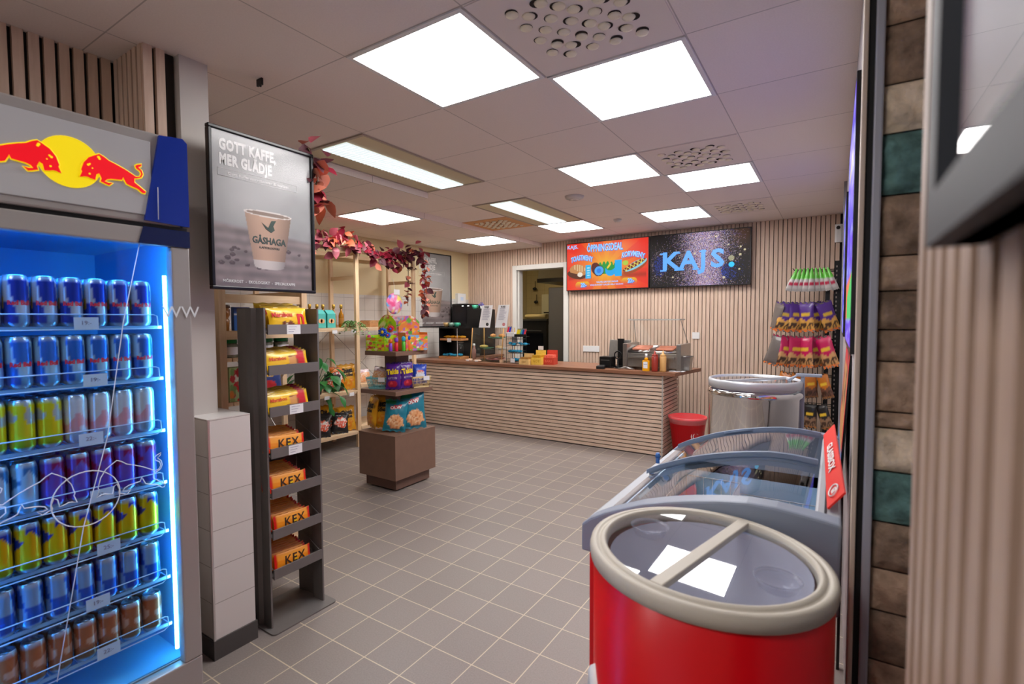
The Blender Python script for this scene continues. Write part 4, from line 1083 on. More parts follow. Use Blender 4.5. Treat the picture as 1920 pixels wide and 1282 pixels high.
# heart print bag hanging on the right bay
t = thing('round_candy_bag', 'pink and blue round printed bag with white card hanging in the pine shelf', 'candy bag', (-4.33, 4.17, 1.57))
V = []; U = []
R_ = .125
mb = MB().lathe([(R_*math.sin(PI*k/12), -.03*math.cos(PI*k/12)) for k in range(13)][::-1] if False else [(max(.0001, R_*math.sin(PI*k/12)), -.03*math.cos(PI*k/12)) for k in range(13)], seg=28, cap=False)
mb.xform(Matrix.Rotation(PI/2, 4, 'Y') @ Matrix.Rotation(0, 4, 'Z')); Pn = np.array(mb.v)
mb.build('bag', m_foil, t, colors=toyprint('#e88ab8', ['#58b8e8', '#f4e060', '#e8508a', '#f4f0f0', '#6070d0', '#f0a0c8'], 5)(Pn[:, 1]/.25+.5, Pn[:, 2]/.25+.5))
MB().box(.025, .028, -.03, .06, .105, .165).build('card', m_paper, t)
MB().cyl((.026, 0, .12), (-.02, 0, .29), .002, 5).build('string', m_white, t)
t = thing('wooden_tray', 'shallow wooden tray of small packs on the right bay of the pine shelf', 'tray', (-4.52, 4.02, 1.302))
MB().box(-.10, .10, -.14, .14, 0, .012).box(-.10, -.09, -.14, .14, .012, .06).box(.09, .10, -.14, .14, .012, .045).box(-.09, .09, -.14, -.13, .012, .07).box(-.09, .09, .13, .14, .012, .07).build('tray', wood('tray_wood', '#a87648', '#c89260', 'Y', 5, 10), t)
MB().box(-.08, .08, -.12, .12, .013, .075).build('contents', mat('kraft', '#b58a5c', .8, noise=.3, nscale=40), t)

# ---------------------------------------------------------------- goods on the near pine unit
JP = None
for q, (x, y) in enumerate(((-2.47, 1.29), (-2.47, 1.38), (-2.47, 1.47), (-2.47, 1.56), (-2.56, 1.33), (-2.56, 1.43), (-2.56, 1.53), (-2.66, 1.38))):
    lab = 'glass jar with green lid behind the grey stand, %s' % ['front row, nearest', 'front row, second from the pier', 'front row, third from the pier', 'front row, farthest', 'second row, nearest', 'second row, middle', 'second row, farthest', 'back row'][q]
    if JP is None:
        JP = thing('food_jar', lab, 'jar', (x, y, 1.201), group='green lidded jars')
        MB().lathe([(.034, 0), (.037, .006), (.037, .062), (.033, .07)], seg=20).build('glass', mat('jar_contents', '#8a8a78', .15, noise=.3, nscale=50), JP)
        MB().lathe([(.036, .07), (.036, .09), (.0001, .091)], seg=20).build('lid', mat('jar_lid_green', '#0f7a3c', .35), JP)
        MB().lathe([(.0375, .015), (.0375, .052)], seg=20, cap=False, a0=-1, a1=1).build('paper_label', m_paper, JP)
    else: dup(JP, (x, y, 1.201), label=lab)
t = thing('wafer_jar', 'amber jar of rolled wafers on the near pine shelf', 'jar', (-2.47, 1.265, 1.331))
MB().lathe([(.026, 0), (.028, .05), (.022, .06), (.03, .075), (.03, .11)], seg=16).build('jar', mat('amber_jar', '#9c6428', .3), t)
MB().lathe([(.031, .11), (.031, .125), (.0001, .126)], seg=16).build('lid', m_brown2, t)
t = thing('carton_box', 'white cardboard box front on the near pine shelf by the pier', 'box', (-2.52, 1.30, 1.20+.131))
t.location = (-2.62, 1.28, 1.331); MB().box(-.08, .08, -.04, .04, 0, .04).build('box', m_white, t)
t = thing('dessert_packet', 'blue dessert packet with yellow pineapple on the near pine shelf', 'packet', (-2.47, 1.35, 1.331), PI/2)
MB().box(-.04, .04, -.012, .012, 0, .115).build('packet', mat('packet_blue', '#1d4f9c', .5), t)
panel('print', .078, .113, 20, 28, lambda u, v: mixc(mixc(mixc(flat('#2660b0', u), hx('#1a3f86'), (v > .82)*1.), hx('#e8d070'), ell(u, v, .62, .40, .28, .17).astype(float)), hx('#e8e8f0'), (np.abs(v-.70) < .05)*.9), m_card, t, (0, -.013, .0575), FNY)
t = thing('tissue_box', 'tall box with red flowers on green, on the near pine shelf', 'box', (-2.47, 1.32, .987), PI/2)
MB().box(-.05, .05, -.03, .03, 0, .165).build('box', mat('tissue_green', '#a8c08a', .6), t)
panel('print', .098, .163, 30, 44, toyprint('#a9bf86', ['#d02028', '#c83038', '#e0863c', '#f0e8e0', '#7a9a58', '#b01820'], 3), m_card, t, (0, -.031, .0825), FNY)
ly = bag('chips_bag', .16, .19, .06, lambda u, v: mixc(mixc(mixc(flat('#27407e', u), hx('#c02a30'), ell(u, v, .45, .22, .3, .18).astype(float)), hx('#f0c030'), ell(u, v, .5, .64, .4, .15).astype(float)), hx('#d81f2c'), (np.abs(v-.64+.2*(u-.5)) < .06)*(np.abs(u-.5) < .36)*1.), 9, '#1c3060', words=[("Lay's", .045, 0, .122, '#f4f4f4', dict(bold=.001, rot=.12))])
place(ly, (-2.50, 1.50, .987), (-.15, 0, PI/2-.1), 'blue and yellow potato chips bag seen between the grey stand shelves')
gp = bag('snack_bag', .17, .12, .06, lambda u, v: mixc(flat('#3c8a7a', u), hx('#e0e4dc'), (vnoise(u, v, 10, 2) > .6)*.8), 10, '#2f7a6a')
place(gp, (-2.50, 1.47, .602), (-.5, 0, PI/2), 'teal snack bag low on the pine shelf behind the grey stand')
gr = bag('snack_bag', .17, .12, .06, lambda u, v: mixc(flat('#a8382c', u), hx('#e8d8c0'), (vnoise(u, v, 10, 4) > .6)*.8), 11, '#7a2a22')
place(gr, (-2.50, 1.45, .202), (-.6, 0, PI/2), 'rusty red snack bag on the lowest shelf behind the grey stand')

# ---------------------------------------------------------------- red leaf garlands
m_l = [mat('leaf_wine', '#4e1824', .5), mat('leaf_crimson', '#84182e', .5), mat('leaf_pink', '#b45664', .5), mat('leaf_orange', '#b85a3c', .5), mat('leaf_coral', '#d47c64', .5)]
def garland(lab, path, n, seed, sz, pal, spread=.05, drop=.0):
    rs = random.Random(seed)
    t = thing('leaf_garland', lab, 'garland', path[0])
    o = Vector(path[0]); pts = [Vector(p)-o for p in path]
    L = []; 
    for a, b_ in zip(pts[:-1], pts[1:]): L.append((b_-a).length)
    tot = sum(L); st_ = MB(); st_.tube([tuple(p) for p in pts], .004, 5); st_.build('stem', m_stem, t)
    bs = [MB() for _ in m_l]
    for q in range(n):
        f = q/n*tot; k = 0
        while k < len(L)-1 and f > L[k]: f -= L[k]; k += 1
        p = pts[k].lerp(pts[k+1], min(1, f/L[k]))
        j = p+Vector((rs.gauss(0, spread*.6), rs.gauss(0, spread), rs.gauss(-drop, spread)))
        d = Vector((rs.uniform(-.3, 1), rs.uniform(-1, 1), rs.uniform(-1.1, .6)))
        c = pal[min(len(pal)-1, int((q/n+rs.uniform(-.18, .18))*len(pal)) % len(pal))] if rs.random() < .75 else rs.randrange(5)
        s = sz*rs.uniform(.7, 1.2); leaf(bs[c], j, d, (rs.uniform(-.3, 1), rs.uniform(-.5, .5), rs.uniform(.2, 1)), s, s*.72)
    nm = ['wine_leaves', 'crimson_leaves', 'pink_leaves', 'orange_leaves', 'coral_leaves']
    for b_, mm, nn in zip(bs, m_l, nm):
        if b_.v: b_.build(nn, mm, t)
    return t
garland('red leaf garland draped along the top of the pine shelves', [(-4.30, 2.80, 2.18), (-4.29, 3.1, 2.17), (-4.28, 3.4, 2.19), (-4.28, 3.65, 2.17), (-4.29, 3.85, 2.10), (-4.29, 4.05, 2.06), (-4.29, 4.25, 2.13), (-4.28, 4.52, 2.20)], 250, 3, .10, [0, 2, 3, 2, 1, 0, 1, 0, 0], .050, .0)
garland('crimson leaf vine hanging down the right pine post', [(-4.25, 4.58, 2.17), (-4.25, 4.61, 1.9), (-4.26, 4.60, 1.7), (-4.26, 4.60, 1.45)], 70, 5, .085, [1, 1, 1, 3, 4, 3, 0], .03)
garland('thin wine leaf vine hanging inside the right bay of the pine shelves', [(-4.40, 4.48, 2.08), (-4.40, 4.47, 1.8), (-4.40, 4.46, 1.55)], 16, 6, .085, [0, 0, 3], .02)
garland('coral and wine leaf spray fixed to the right edge of the coffee poster', [(-2.125, 1.505, 2.20), (-2.14, 1.54, 2.17), (-2.15, 1.57, 2.08), (-2.15, 1.56, 2.0), (-2.14, 1.535, 1.90)], 34, 12, .085, [0, 0, 1, 4, 4, 1, 4, 3, 4], .035)
# ---------------------------------------------------------------- screens on the back wall
m_screen = print_mat('screen_print', .3, emis=.62)
def deal(u, v):
    x = (u-.5)*1.77; y = v-.5; a = np.arctan2(y+.05, x); r = np.hypot(x, y+.05)
    ray = (np.sin(a*9+.6) > 0)
    c = np.where(ray[:, None], hx('#f0662c'), hx('#e8402a')); c = mixc(c, hx('#f5b02c'), np.exp(-(r/.42)**2)*1.1)
    c = mixc(c, hx('#f03020'), (sstep(.55, .95, r))*.8)
    c = mixc(c, hx('#8a2a18'), np.exp(-((v-.27)/.05)**2)*.55*(np.abs(np.abs(u-.5)-.33) < .15))
    E_ = lambda cx, cy, rx, ry, rot=0: ((((x-cx)*math.cos(rot)+(y-cy)*math.sin(rot))/rx)**2+((-(x-cx)*math.sin(rot)+(y-cy)*math.cos(rot))/ry)**2) < 1
    # toast
    c = mixc(c, hx('#5a2c14'), E_(-.66, -.17, .22, .09, -.2)); c = mixc(c, hx('#c98a50'), (E_(-.62, -.08, .20, .13, -.15) & (y > -.16-.25*(x+.62)))*1.); c = mixc(c, hx('#e8c898'), E_(-.60, -.03, .15, .07, -.3)*.8)
    c = mixc(c, hx('#b06a34'), (E_(-.60, -.03, .15, .07, -.3) & (np.sin(x*110) > .3))*.7); c = mixc(c, hx('#f3e6d2'), E_(-.58, -.17, .06, .05)*1.)
    # cans, coconut and pineapple leaves
    c = mixc(c, hx('#1e9a3c'), (np.abs(x-.0) < .20)*(y < .02+.07*np.abs(np.sin(x*38))-.2*np.abs(x))*(y > -.18)*1.)
    c = mixc(c, hx('#20b6f0'), (np.abs(x+.39) < .062)*(np.abs(y+.12) < .145)*1.); c = mixc(c, hx('#d8f4fa'), (np.abs(x+.39) < .03)*(np.abs(y+.12) < .12)*(np.sin(y*120) > 0)*.8)
    c = mixc(c, hx('#5c1c12'), E_(-.22, -.06, .10, .13, .3)); c = mixc(c, hx('#4a2018'), E_(-.16, -.11, .12, .115, 0)); c = mixc(c, hx('#4fa8f4'), E_(-.15, -.11, .10, .095, .5)); c = mixc(c, hx('#2a80e8'), E_(-.15, -.11, .05, .05, .5))
    c = mixc(c, hx('#18a8f0'), (E_(.13, -.08, .16, .13, .9) & ~E_(.10, .0, .12, .11, .9))*1.); c = mixc(c, hx('#f0d040'), E_(.07, -.02, .07, .02, .9)*1.)
    c = mixc(c, hx('#14aef4'), (np.abs(x-.27) < .075)*(np.abs(y+.075) < .17)*1.)
    # hot dog
    c = mixc(c, hx('#a84a1c'), E_(.62, -.07, .27, .095, .45)); c = mixc(c, hx('#8cd0e0'), E_(.63, -.035, .25, .07, .45)); c = mixc(c, hx('#7a2c1a'), E_(.60, -.03, .26, .045, .45))
    t_ = (x-.6)*math.cos(.45)+(y+.03)*math.sin(.45); n_ = -(x-.6)*math.sin(.45)+(y+.03)*math.cos(.45)
    c = mixc(c, hx('#f0e060'), (np.abs(n_-.03*np.sin(t_*75)) < .014)*(np.abs(t_) < .22)*1.); c = mixc(c, hx('#a8d84a'), E_(.42, .02, .06, .05)*.9)
    # price pills
    for cx, cy in ((-.52, -.40), (.50, -.36)):
        q = np.maximum(np.abs(x-cx)-.09, 0)**2+(y-cy)**2 < .075**2
        c = np.where(q[:, None], hx('#f0b828')*(1-np.clip((cy+.06-y)*6, 0, 1))[:, None]+hx('#e02a50')*np.clip((cy+.06-y)*6, 0, 1)[:, None], c)
    return c
def glitter(u, v):
    rsn = np.random.RandomState(2); n = vnoise(u, v, 5, 3)*.6+vnoise(u, v, 13, 4)*.4
    x = (u-.5)*1.77; y = v-.5
    den = np.exp(-(np.abs(x-.12)/.34)**2)*(.75+.5*n)+.35*np.exp(-((x+.72)/.12)**2-((y+.08)/.22)**2)
    p = rsn.rand(len(u)); spark = p < den*.80
    pal = np.array([hx(h) for h in ('#d8b8b0', '#8a78c0', '#f0e4e8', '#a86a5c', '#5a5ab8', '#c8a8d8')])[rsn.randint(0, 6, len(u))]
    blue = (np.exp(-((x+.72)/.14)**2-((y+.1)/.25)**2)+np.exp(-((x-.62)/.25)**2-((y+.25)/.2)**2)) > .5
    pal = np.where(blue[:, None], hx('#3a5ad8')*(.6+.6*rsn.rand(len(u)))[:, None], pal)
    c = flat('#140e0c', u); c = mixc(c, hx('#4a3020'), np.exp(-((x-.75)/.25)**2-((y-.4)/.25)**2)*.9)
    c = mixc(c, hx('#2a2038'), den*.6); c = np.where(spark[:, None], np.clip(pal, 0, 1), c)
    for q in range(14):
        cx, cy, r = rsn.uniform(-.85, .85), rsn.uniform(-.45, .45), rsn.uniform(.008, .022)
        c = mixc(c, hx('#e8dcb0'), (np.hypot(x-cx, y-cy) < r)*.9)
    c = mixc(c, hx('#d8d8a8'), (np.hypot(x-.58, y+.02) < .05)*.7)
    return c
def tv(lab, x0, x1, fn, nx, ny):
    w_, h_ = x1-x0, .635; zc = 2.075
    t = thing('wall_screen', lab, 'screen', ((x0+x1)/2, 6.10, zc))
    MB().box(-w_/2, w_/2, 0, .045, -h_/2, h_/2).build('housing', m_black, t, bevel=.003)
    MB().box(-.2, .2, .045, .075, -.15, .15).build('wall_mount', m_blackmetal, t)
    s = panel('display', w_-.022, h_-.022, nx, ny, fn, m_screen, t, (0, -.0015, 0), FNY)
    return t, s
t, s = tv('left wall screen with orange sunburst menu showing toast and hot dog deals', -3.065, -1.935, deal, 260, 146)
lb = mat('screen_letter_blue', '#000000', .4, emis='#8fc0ff', es=.8); lbs = mat('screen_letter_edge', '#000000', .4, emis='#2468c8', es=.65)
def stext(body, size, x, y, sx, rot=0, arc=0, sp=1.0):
    for mm, off, z, bo in ((lbs, .004, .0006, .006), (lb, 0, .0016, .0032)):
        text(body, size, mm, s, (0, 0, z), sx=1, bold=bo, ext=.0002,
             fn=lambda a, b, c, off=off: (x+a*sx*math.cos(rot)-b*math.sin(rot)+off, y+b*math.cos(rot)+a*sx*math.sin(rot)-arc*a*a*sx*sx-off, c))
text('KAJS.', .062, lb, s, (-.47, .262, .001), sx=1.05, bold=.002, ext=.0002, space=1.1)
stext('ÖPPNINGSDEAL', .125, -.02, .225, .54)
stext('TOASTMENY', .092, -.34, .115, .58, -.02, 1.3)
stext('KORVMENY', .092, .36, .118, .60, -.10, 1.3)
stext('20:-', .075, -.31, -.245, .72); stext('20:-', .075, .335, -.215, .72)
text('VALFRI DRYCK INGÅR', .030, lb, s, (.02, -.215, .001), bold=.0006, ext=.0002); text('ERBJUDANDET GÄLLER HELA VECKAN', .026, lb, s, (.01, -.25, .001), bold=.0005, ext=.0002)
t, s = tv('right wall screen with blue letters on dark glitter', -1.925, -.797, glitter, 300, 168)
kb = mat('screen_blue', '#000000', .4, emis='#5ea4ff', es=.8); kc = mat('screen_cyan', '#000000', .4, emis='#18b8e8', es=.8)
for ch, x0, sx_, sf in (('K', -.315, 1.12, ((-.085, .1), (-.085, -.1), (.075, .1), (.085, -.1))), ('A', -.105, 1.05, ((-.085, -.1), (.085, -.1))), ('J', .060, 1.0, ((-.005, .1),)), ('S', .215, 1.12, ())):
    yo = -.015
    text(ch, .285, kb, s, (x0, yo, .0015), sx=sx_, bold=.009, ext=.0003)
    for a, b_ in sf: MB().box(x0+a-.038, x0+a+.038, yo+b_-.009, yo+b_+.009, .0013, .0022).build('letter_serif', kb, s)
MB().cyl((.365, -.085, .0012), (.365, -.085, .0022), .030, 24).build('full_stop', kc, s)

# small wall fittings
def socket(lab, x, z, n, w=.078):
    t = thing('wall_socket', lab, 'wall socket', (x, 6.173, z))
    MB().box(-w*n/2, w*n/2, -.010, 0, -.04, .04).build('cover', m_white, t, bevel=.003)
    for i in range(n): MB().lathe([(.0001, -.002), (.022, -.002), (.022, 0)], seg=18, cap=False).xform(Matrix.Translation(((i-(n-1)/2)*w, -.0105, 0)) @ Matrix.Rotation(PI/2, 4, 'X')).build('outlet', mat('outlet_grey', '#b8b6b0', .4), t)
socket('white triple wall socket low beside the till', -2.73, .985, 3)
socket('single white wall switch above the steel tub', -1.388, 1.18, 1, .085)
t = thing('security_camera', 'white bullet camera high in the far right corner', 'camera', (.01, 6.168, 2.25))
MB().rbox(-.035, .035, -.05, 0, -.095, .085, .02).build('housing', m_white, t)
MB().cyl((-.005, -.05, .05), (-.005, -.056, .05), .018, 16).build('lens', m_black, t)
t = thing('wall_dispenser', 'white square dispenser on the cream wall above the coffee machine', 'dispenser', (lw(5.96)+.002, 5.96, 1.70), rot=(0, 0, -ang))
MB().box(0, .06, -.09, .09, -.08, .075).build('housing', m_white, t, bevel=.006)
MB().box(.060, .0615, -.03, .03, -.03, .02).build('label_plate', mat('pale_tag', '#c6d6ea', .6), t)

# ---------------------------------------------------------------- counter
m_ctop = wood('walnut_top', '#7c523c', '#97694e', 'X', 5, 12, .4)
ct = thing('service_counter', 'long service counter clad in level oak slats with a brown wooden top', 'counter', (0, 0, 0))
b = MB(); b.box(-4.835, -1.436, 4.98, 5.50, .03, .815); b.build('carcass', mat('counter_felt', '#1c1816', .95), ct)
b = MB()
z = .012
while z+.030 < .818: b.box(-4.865, -1.436, 4.96, 4.981, z, z+.0305, 0); z += .0402
b.build('front_slats', m_slath, ct)
b = MB(); z = .012
while z+.030 < .818: b.box(-1.437, -1.418, 4.965, 5.50, z, z+.0305, 0); z += .0402
b.build('end_slats', wood('slat_oak_end', '#c2a68f', '#d8bfa8', 'Y', 5, 10), ct)
MB().box(-1.436, -1.424, 4.955, 4.966, 0, .815).build('corner_trim', mat('edge_trim', '#c9c7c4', .3, .6), ct)
b = MB(); b.prism([(-4.872, 4.925), (-1.30, 4.925), (-1.20, 5.55), (-1.20, 5.60), (-4.832, 5.60)], .817, .852); b.build('worktop', m_ctop, ct, bevel=.002)
bk = thing('back_cabinet', 'dark cabinet behind the counter under the coffee machine', 'cabinet', (0, 0, 0))
MB().box(-4.74, -4.12, 5.66, 6.13, .02, .84).build('body', mat('cabinet_dark', '#2a2826', .5), bk); MB().box(-4.75, -4.11, 5.65, 6.14, .84, .87).build('top', m_ctop, bk)
CT = .853

# coffee machine
t = thing('coffee_machine', 'big black coffee machine in the far left corner behind the counter', 'coffee machine', (-4.46, 5.86, .871))
MB().box(-.27, .02, -.17, .19, 0, .74).build('body', m_black, t, bevel=.01); MB().box(.02, .27, -.19, .17, 0, .66).build('brewer', m_black, t, bevel=.01)
MB().box(-.25, .0, -.174, -.17, .45, .72).build('screen', mat('dark_gloss', '#1b1b1e', .1), t)
for x in (-.06, .04): MB().box(x-.015, x+.015, -.178, -.172, .70, .712).build('indicator_lamp', mat('indicator_white', '#ffffff', .4, emis='#ffffff', es=1.0), t)
MB().box(-.02, .24, -.22, -.02, .30, .315).build('cup_shelf', m_blackmetal, t); MB().box(.0, .25, -.26, -.19, .0, .03).build('drip_tray', m_steel, t)
cupc = [('#e0bb7c', 'mustard'), ('#8fb0a0', 'sage'), ('#3fae8c', 'green'), ('#52b894', 'mint')]
CP = None
for q, (x, y, z, cc, lab) in enumerate(((-4.54, 5.34, 1.285, 0, 'mustard cup in the row of cups on the black shelf case'), (-4.45, 5.34, 1.285, 1, 'sage grey cup in the middle of the row of cups'), (-4.35, 5.34, 1.285, 2, 'green cup at the right end of the row of cups'), (-4.44, 5.60, 1.50, 3, 'mint green cup high on the coffee machine'))):
    t = thing('coffee_cup', lab, 'cup', (x, y, z-.0), 0, 'coffee cups')
    MB().lathe([(.022, 0), (.035, .02), (.043, .055), (.040, .055), (.032, .02), (.0001, .012)], seg=20).build('cup', mat('cup_'+cupc[cc][1], cupc[cc][0], .3), t)
    MB().tube([(.040, 0, .045), (.060, 0, .045), (.062, 0, .025), (.036, 0, .015)], .004, 6).build('handle', mat('cup_'+cupc[cc][1], cupc[cc][0], .3), t)
    if q == 3: t.location = (-4.36, 5.76, .871+.662)
t = thing('flower_bunch', 'small violet flower bunch beside the mint cup on the coffee machine', 'flowers', (-4.27, 5.80, .871+.662))
b = MB(); rs = random.Random(4)
for q in range(22): b.ball((rs.gauss(0, .025), rs.gauss(0, .02), .06+rs.gauss(0, .014)), .011, 6)
b.build('petals', mat('violet_petal', '#7a70b8', .6), t); MB().lathe([(.015, 0), (.018, .045)], seg=12).build('vase', m_white, t)

# black shelf case with wooden trays
t = thing('counter_display_case', 'black two tier display case with wooden trays at the left end of the counter', 'display case', (-4.36, 5.32, CT))
MB().box(-.22, .22, .09, .10, 0, .42).build('back_panel', m_black, t); MB().box(-.22, .22, -.09, .09, .41, .43).build('top', m_black, t)
MB().box(-.22, -.212, -.09, .09, 0, .41).build('side_panel', m_black, t)
MB().box(.10, .104, -.09, -.086, 0, .41).build('edge_strip', m_white, t)
wt = wood('tray_oak', '#b87a48', '#d09a64', 'X', 5, 10)
MB().box(-.20, .16, -.09, .08, .245, .275).build('tray', wt, t); MB().box(-.21, .17, -.11, .08, .0, .03).build('tray', wt, t)
MB().box(-.07, .0, -.094, -.091, .225, .275).build('price_tag', m_paper, t)
t2 = thing('candy_heap', 'row of golden wrapped snacks on the upper wooden tray', 'snacks', (-4.38, 5.31, CT+.276))
t2.name = 'snack_pack'
t2['label'] = 'golden wrapped snack on the upper wooden tray, leftmost'; t2['group'] = 'golden snacks on the tray'
MB().ball((0, 0, .018), .05, 10, sq=(1.0, .8, .38)).build('wrapper', mat('golden_wrap', '#e0a022', .35, bump=.6, bscale=50), t2); MB().box(-.062, -.046, -.02, .02, .012, .022).build('seal', mat('golden_wrap', '#e0a022'), t2)
for q, lab in enumerate(('second from the left', 'third from the left', 'rightmost')): dup(t2, (-4.38+.085*(q+1)-.10, 5.31, CT+.276), (0, 0, .2*q), 'golden wrapped snack on the upper wooden tray, %s' % lab)
t2.location.x -= .10
m_bluew = mat('blue_wrap', '#2a9cc8', .25, noise=.35, nscale=60, bump=.7, bscale=50)
BP = None; rs = random.Random(9)
def blues(n, x0, x1, y, z, grp, where):
    global BP
    for q in range(n):
        x = x0+(x1-x0)*q/max(1, n-1); lab = 'blue wrapped candy %s, %s' % (where, ['leftmost', 'second from left', 'third from left', 'fourth from left', 'fifth from left', 'sixth from left', 'seventh from left'][q] if q < n-1 else 'rightmost')
        if BP is None:
            BP = thing('wrapped_candy', lab, 'candy', (x, y, z), group=grp)
            MB().ball((0, 0, .016), .034, 8, sq=(1, .8, .5)).build('wrapper', m_bluew, BP)
            for s in (-1, 1): MB().add([(s*.03, 0, .016), (s*.05, -.014, .022), (s*.05, .014, .012)], [(0, 1, 2), (2, 1, 0)]).build('twist', m_bluew, BP)
        else: dup(BP, (x, y+rs.uniform(-.03, .03), z+rs.uniform(0, .012)), (rs.uniform(-.3, .3), rs.uniform(-.3, .3), rs.uniform(-1, 1)), lab, grp)
blues(7, -4.52, -4.22, 5.28, CT+.031, 'blue candies on the lower tray', 'on the lower wooden tray')
t = thing('glass_jar', 'tall clear glass jar between the two wooden trays', 'jar', (-4.28, 5.33, CT+.031))
MB().lathe([(.05, 0), (.055, .01), (.055, .15), (.04, .17), (.04, .185)], seg=24, cap=False).build('glass', m_glass, t)
MB().lathe([(.042, .185), (.042, .195), (.0001, .196)], seg=20).build('lid', m_steel, t)
t = thing('juice_bottle', 'small pink bottle with white cap beside the black display case', 'bottle', (-4.09, 5.38, CT))
MB().lathe([(.026, 0), (.028, .12), (.014, .16), (.014, .175)], seg=16).build('bottle', mat('pink_bottle', '#c08a80', .2, trans=.3), t); MB().lathe([(.016, .175), (.016, .205), (.0001, .206)], seg=14).build('cap', m_white, t)

# glass pastry case
PX, PY = -3.66, 5.20
t = thing('pastry_case', 'slanted glass pastry case with pine corner feet in the middle of the left counter', 'display case', (PX, PY, CT))
W = .25; D = .15; HH = .42
wp = mat('case_pine', '#c8934e', .5)
for x in (-W+.012, W-.012):
    MB().tube([(x, -D, 0), (x, -D+.05, HH)], .006, 6).build('corner_post', wp, t); MB().tube([(x, D, 0), (x, D, HH)], .006, 6).build('corner_post', wp, t)
    MB().box(x-.018, x+.018, -D-.015, -D+.02, 0, .035).build('foot', mat('case_foot', '#d8b898', .6), t)
for k, z in enumerate((.012, .15, .285, HH)):
    s_ = .05*z/HH; MB().box(-W, W, -D+s_, D, z, z+.005).build('glass_shelf', glass_mat('shelf_glass', (.86, .93, .9), 1.5), t)
b = MB(); b.add([(-W, -D, 0), (W, -D, 0), (W, -D+.05, HH), (-W, -D+.05, HH)], [(0, 1, 2, 3)]); b.build('front_glass', m_glass, t)
for x in (-W, W): MB().add([(x, -D, 0), (x, D, 0), (x, D, HH), (x, -D+.05, HH)], [(0, 1, 2, 3)]).build('side_glass', m_glass, t)
plate = mat('plate_green', '#4f8f78', .3); pinkp = mat('plate_pink', '#c87878', .4)
def plated(lab, x, z, r, pm, food, n, fcol, fsz, sq):
    p = thing('serving_plate', 'plate '+lab, 'plate', (x, PY+.0, z))
    MB().lathe([(r*.5, 0), (r, .012), (r, .015), (r*.5, .005), (.0001, .005)], seg=26).build('plate', pm, p)
    for q in range(n):
        f = thing(food, '%s on the plate %s, %s' % (food.replace('_', ' '), lab, ['left', 'right', 'middle'][q]), 'pastry', (x+(-.05, .055, 0)[q]*(r/.1), PY+(-.01, 0, .03)[q], z+.008), q*.7, 'pastries on the plate '+lab)
        m_f = mat('food_'+fcol, fcol, .6, noise=.25, nscale=40, bump=.5)
        MB().ball((0, 0, fsz*sq[2]), fsz, 12, sq=sq).build('pastry', m_f, f)
        MB().ball((0, 0, fsz*sq[2]*1.6), fsz*.6, 10, sq=(1, .8, sq[2]*.7)).build('topping', mat('food_top_'+fcol, tuple(min(1, c*1.5) for c in S(fcol)), .5), f)
plated('on the upper glass shelf at the right', -3.58, CT+.291, .12, plate, 'bread_roll', 2, '#d88a4a', .035, (1.2, 1, .7))
plated('on the middle glass shelf at the left', -3.74, CT+.156, .09, plate, 'sandwich', 1, '#d8b468', .045, (1.4, 1, .45))
plated('on the middle glass shelf at the right', -3.51, CT+.156, .075, m_white, 'bun', 1, '#e0bd8c', .04, (1.3, 1, .5))
plated('on the bottom of the pastry case', -3.60, CT+.018, .13, pinkp, 'cookie', 2, '#8a5a48', .04, (1.2, 1, .4))
for x, lab, lg in ((-3.80, 'left menu card on top of the pastry case', '#3a3a3a'), (-3.545, 'right menu card on top of the pastry case, with pink cup picture', '#c88080')):
    t = thing('menu_card', lab, 'menu card', (x, PY+.02, CT+HH+.006), rot=(-.06, .0, .04))
    MB().add([(-.085+.0, 0, 0), (.085, 0, 0), (.12, 0, .285), (-.04, 0, .285), (-.085, .004, 0), (.085, .004, 0), (.12, .004, .285), (-.04, .004, .285)], [(0, 1, 2, 3), (5, 4, 7, 6), (1, 5, 6, 2), (4, 0, 3, 7), (3, 2, 6, 7), (4, 5, 1, 0)]).build('card', m_paper, t)
    text('KAJS', .034, m_ink, t, (.03, -.0015, .262), FNY, bold=.001)
    rs = random.Random(int(x*-100))
    for k in range(11):
        z = .235-.014*k; x0 = -.055+.045*(z/.285)
        MB().box(x0, x0+rs.uniform(.07, .12), -.0014, -.0006, z, z+.004).build('text_line', m_price, t)
    MB().cyl((.045, -.0018, .04), (.045, -.0008, .04), .022, 16).build('picture', mat('card_pic_'+lg, lg, .6), t)

# tiered wire rack with pens and blue candy
t = thing('wire_rack', 'black tiered wire rack of pens and candy beside the pastry case', 'rack', (-3.24, 5.10, CT))
for x in (-.10, .10):
    for y in (-.06, .07): MB().cyl((x, y, 0), (x, y, .36), .003, 6).build('upright', m_blackmetal, t)
for z in (.02, .12, .21, .29):
    b = MB(); b.tube([(-.10, -.06, z+.03), (.10, -.06, z+.03), (.10, .07, z+.03), (-.10, .07, z+.03)], .002, 4, closed=True); b.box(-.10, .10, -.06, .07, z, z+.003)
    for q in range(9): b.cyl((-.1+.025*q, -.06, z), (-.1+.025*q, -.06, z+.03), .0012, 4)
    b.build('tier', m_blackmetal, t)
MB().box(-.04, .02, -.064, -.061, .01, .06).build('price_tag', m_paper, t)
blues(5, -3.32, -3.16, 5.08, CT+.125, 'blue candies in the wire rack', 'in the middle of the wire rack')
blues(4, -3.30, -3.10, 5.06, CT+.215, 'blue candies in the upper wire rack', 'in the upper tier of the wire rack')
blues(3, -3.26, -3.16, 5.09, CT+.025, 'blue candies at the foot of the wire rack', 'at the foot of the wire rack')
t = thing('card_holder', 'white paper card standing in the wire rack', 'card', (-3.27, 5.12, CT+.30)); MB().box(-.035, .035, 0, .003, -.08, .05).build('card', m_paper, t); MB().box(-.03, .03, .003, .01, -.08, -.06).build('foot', m_black, t)
LG = None
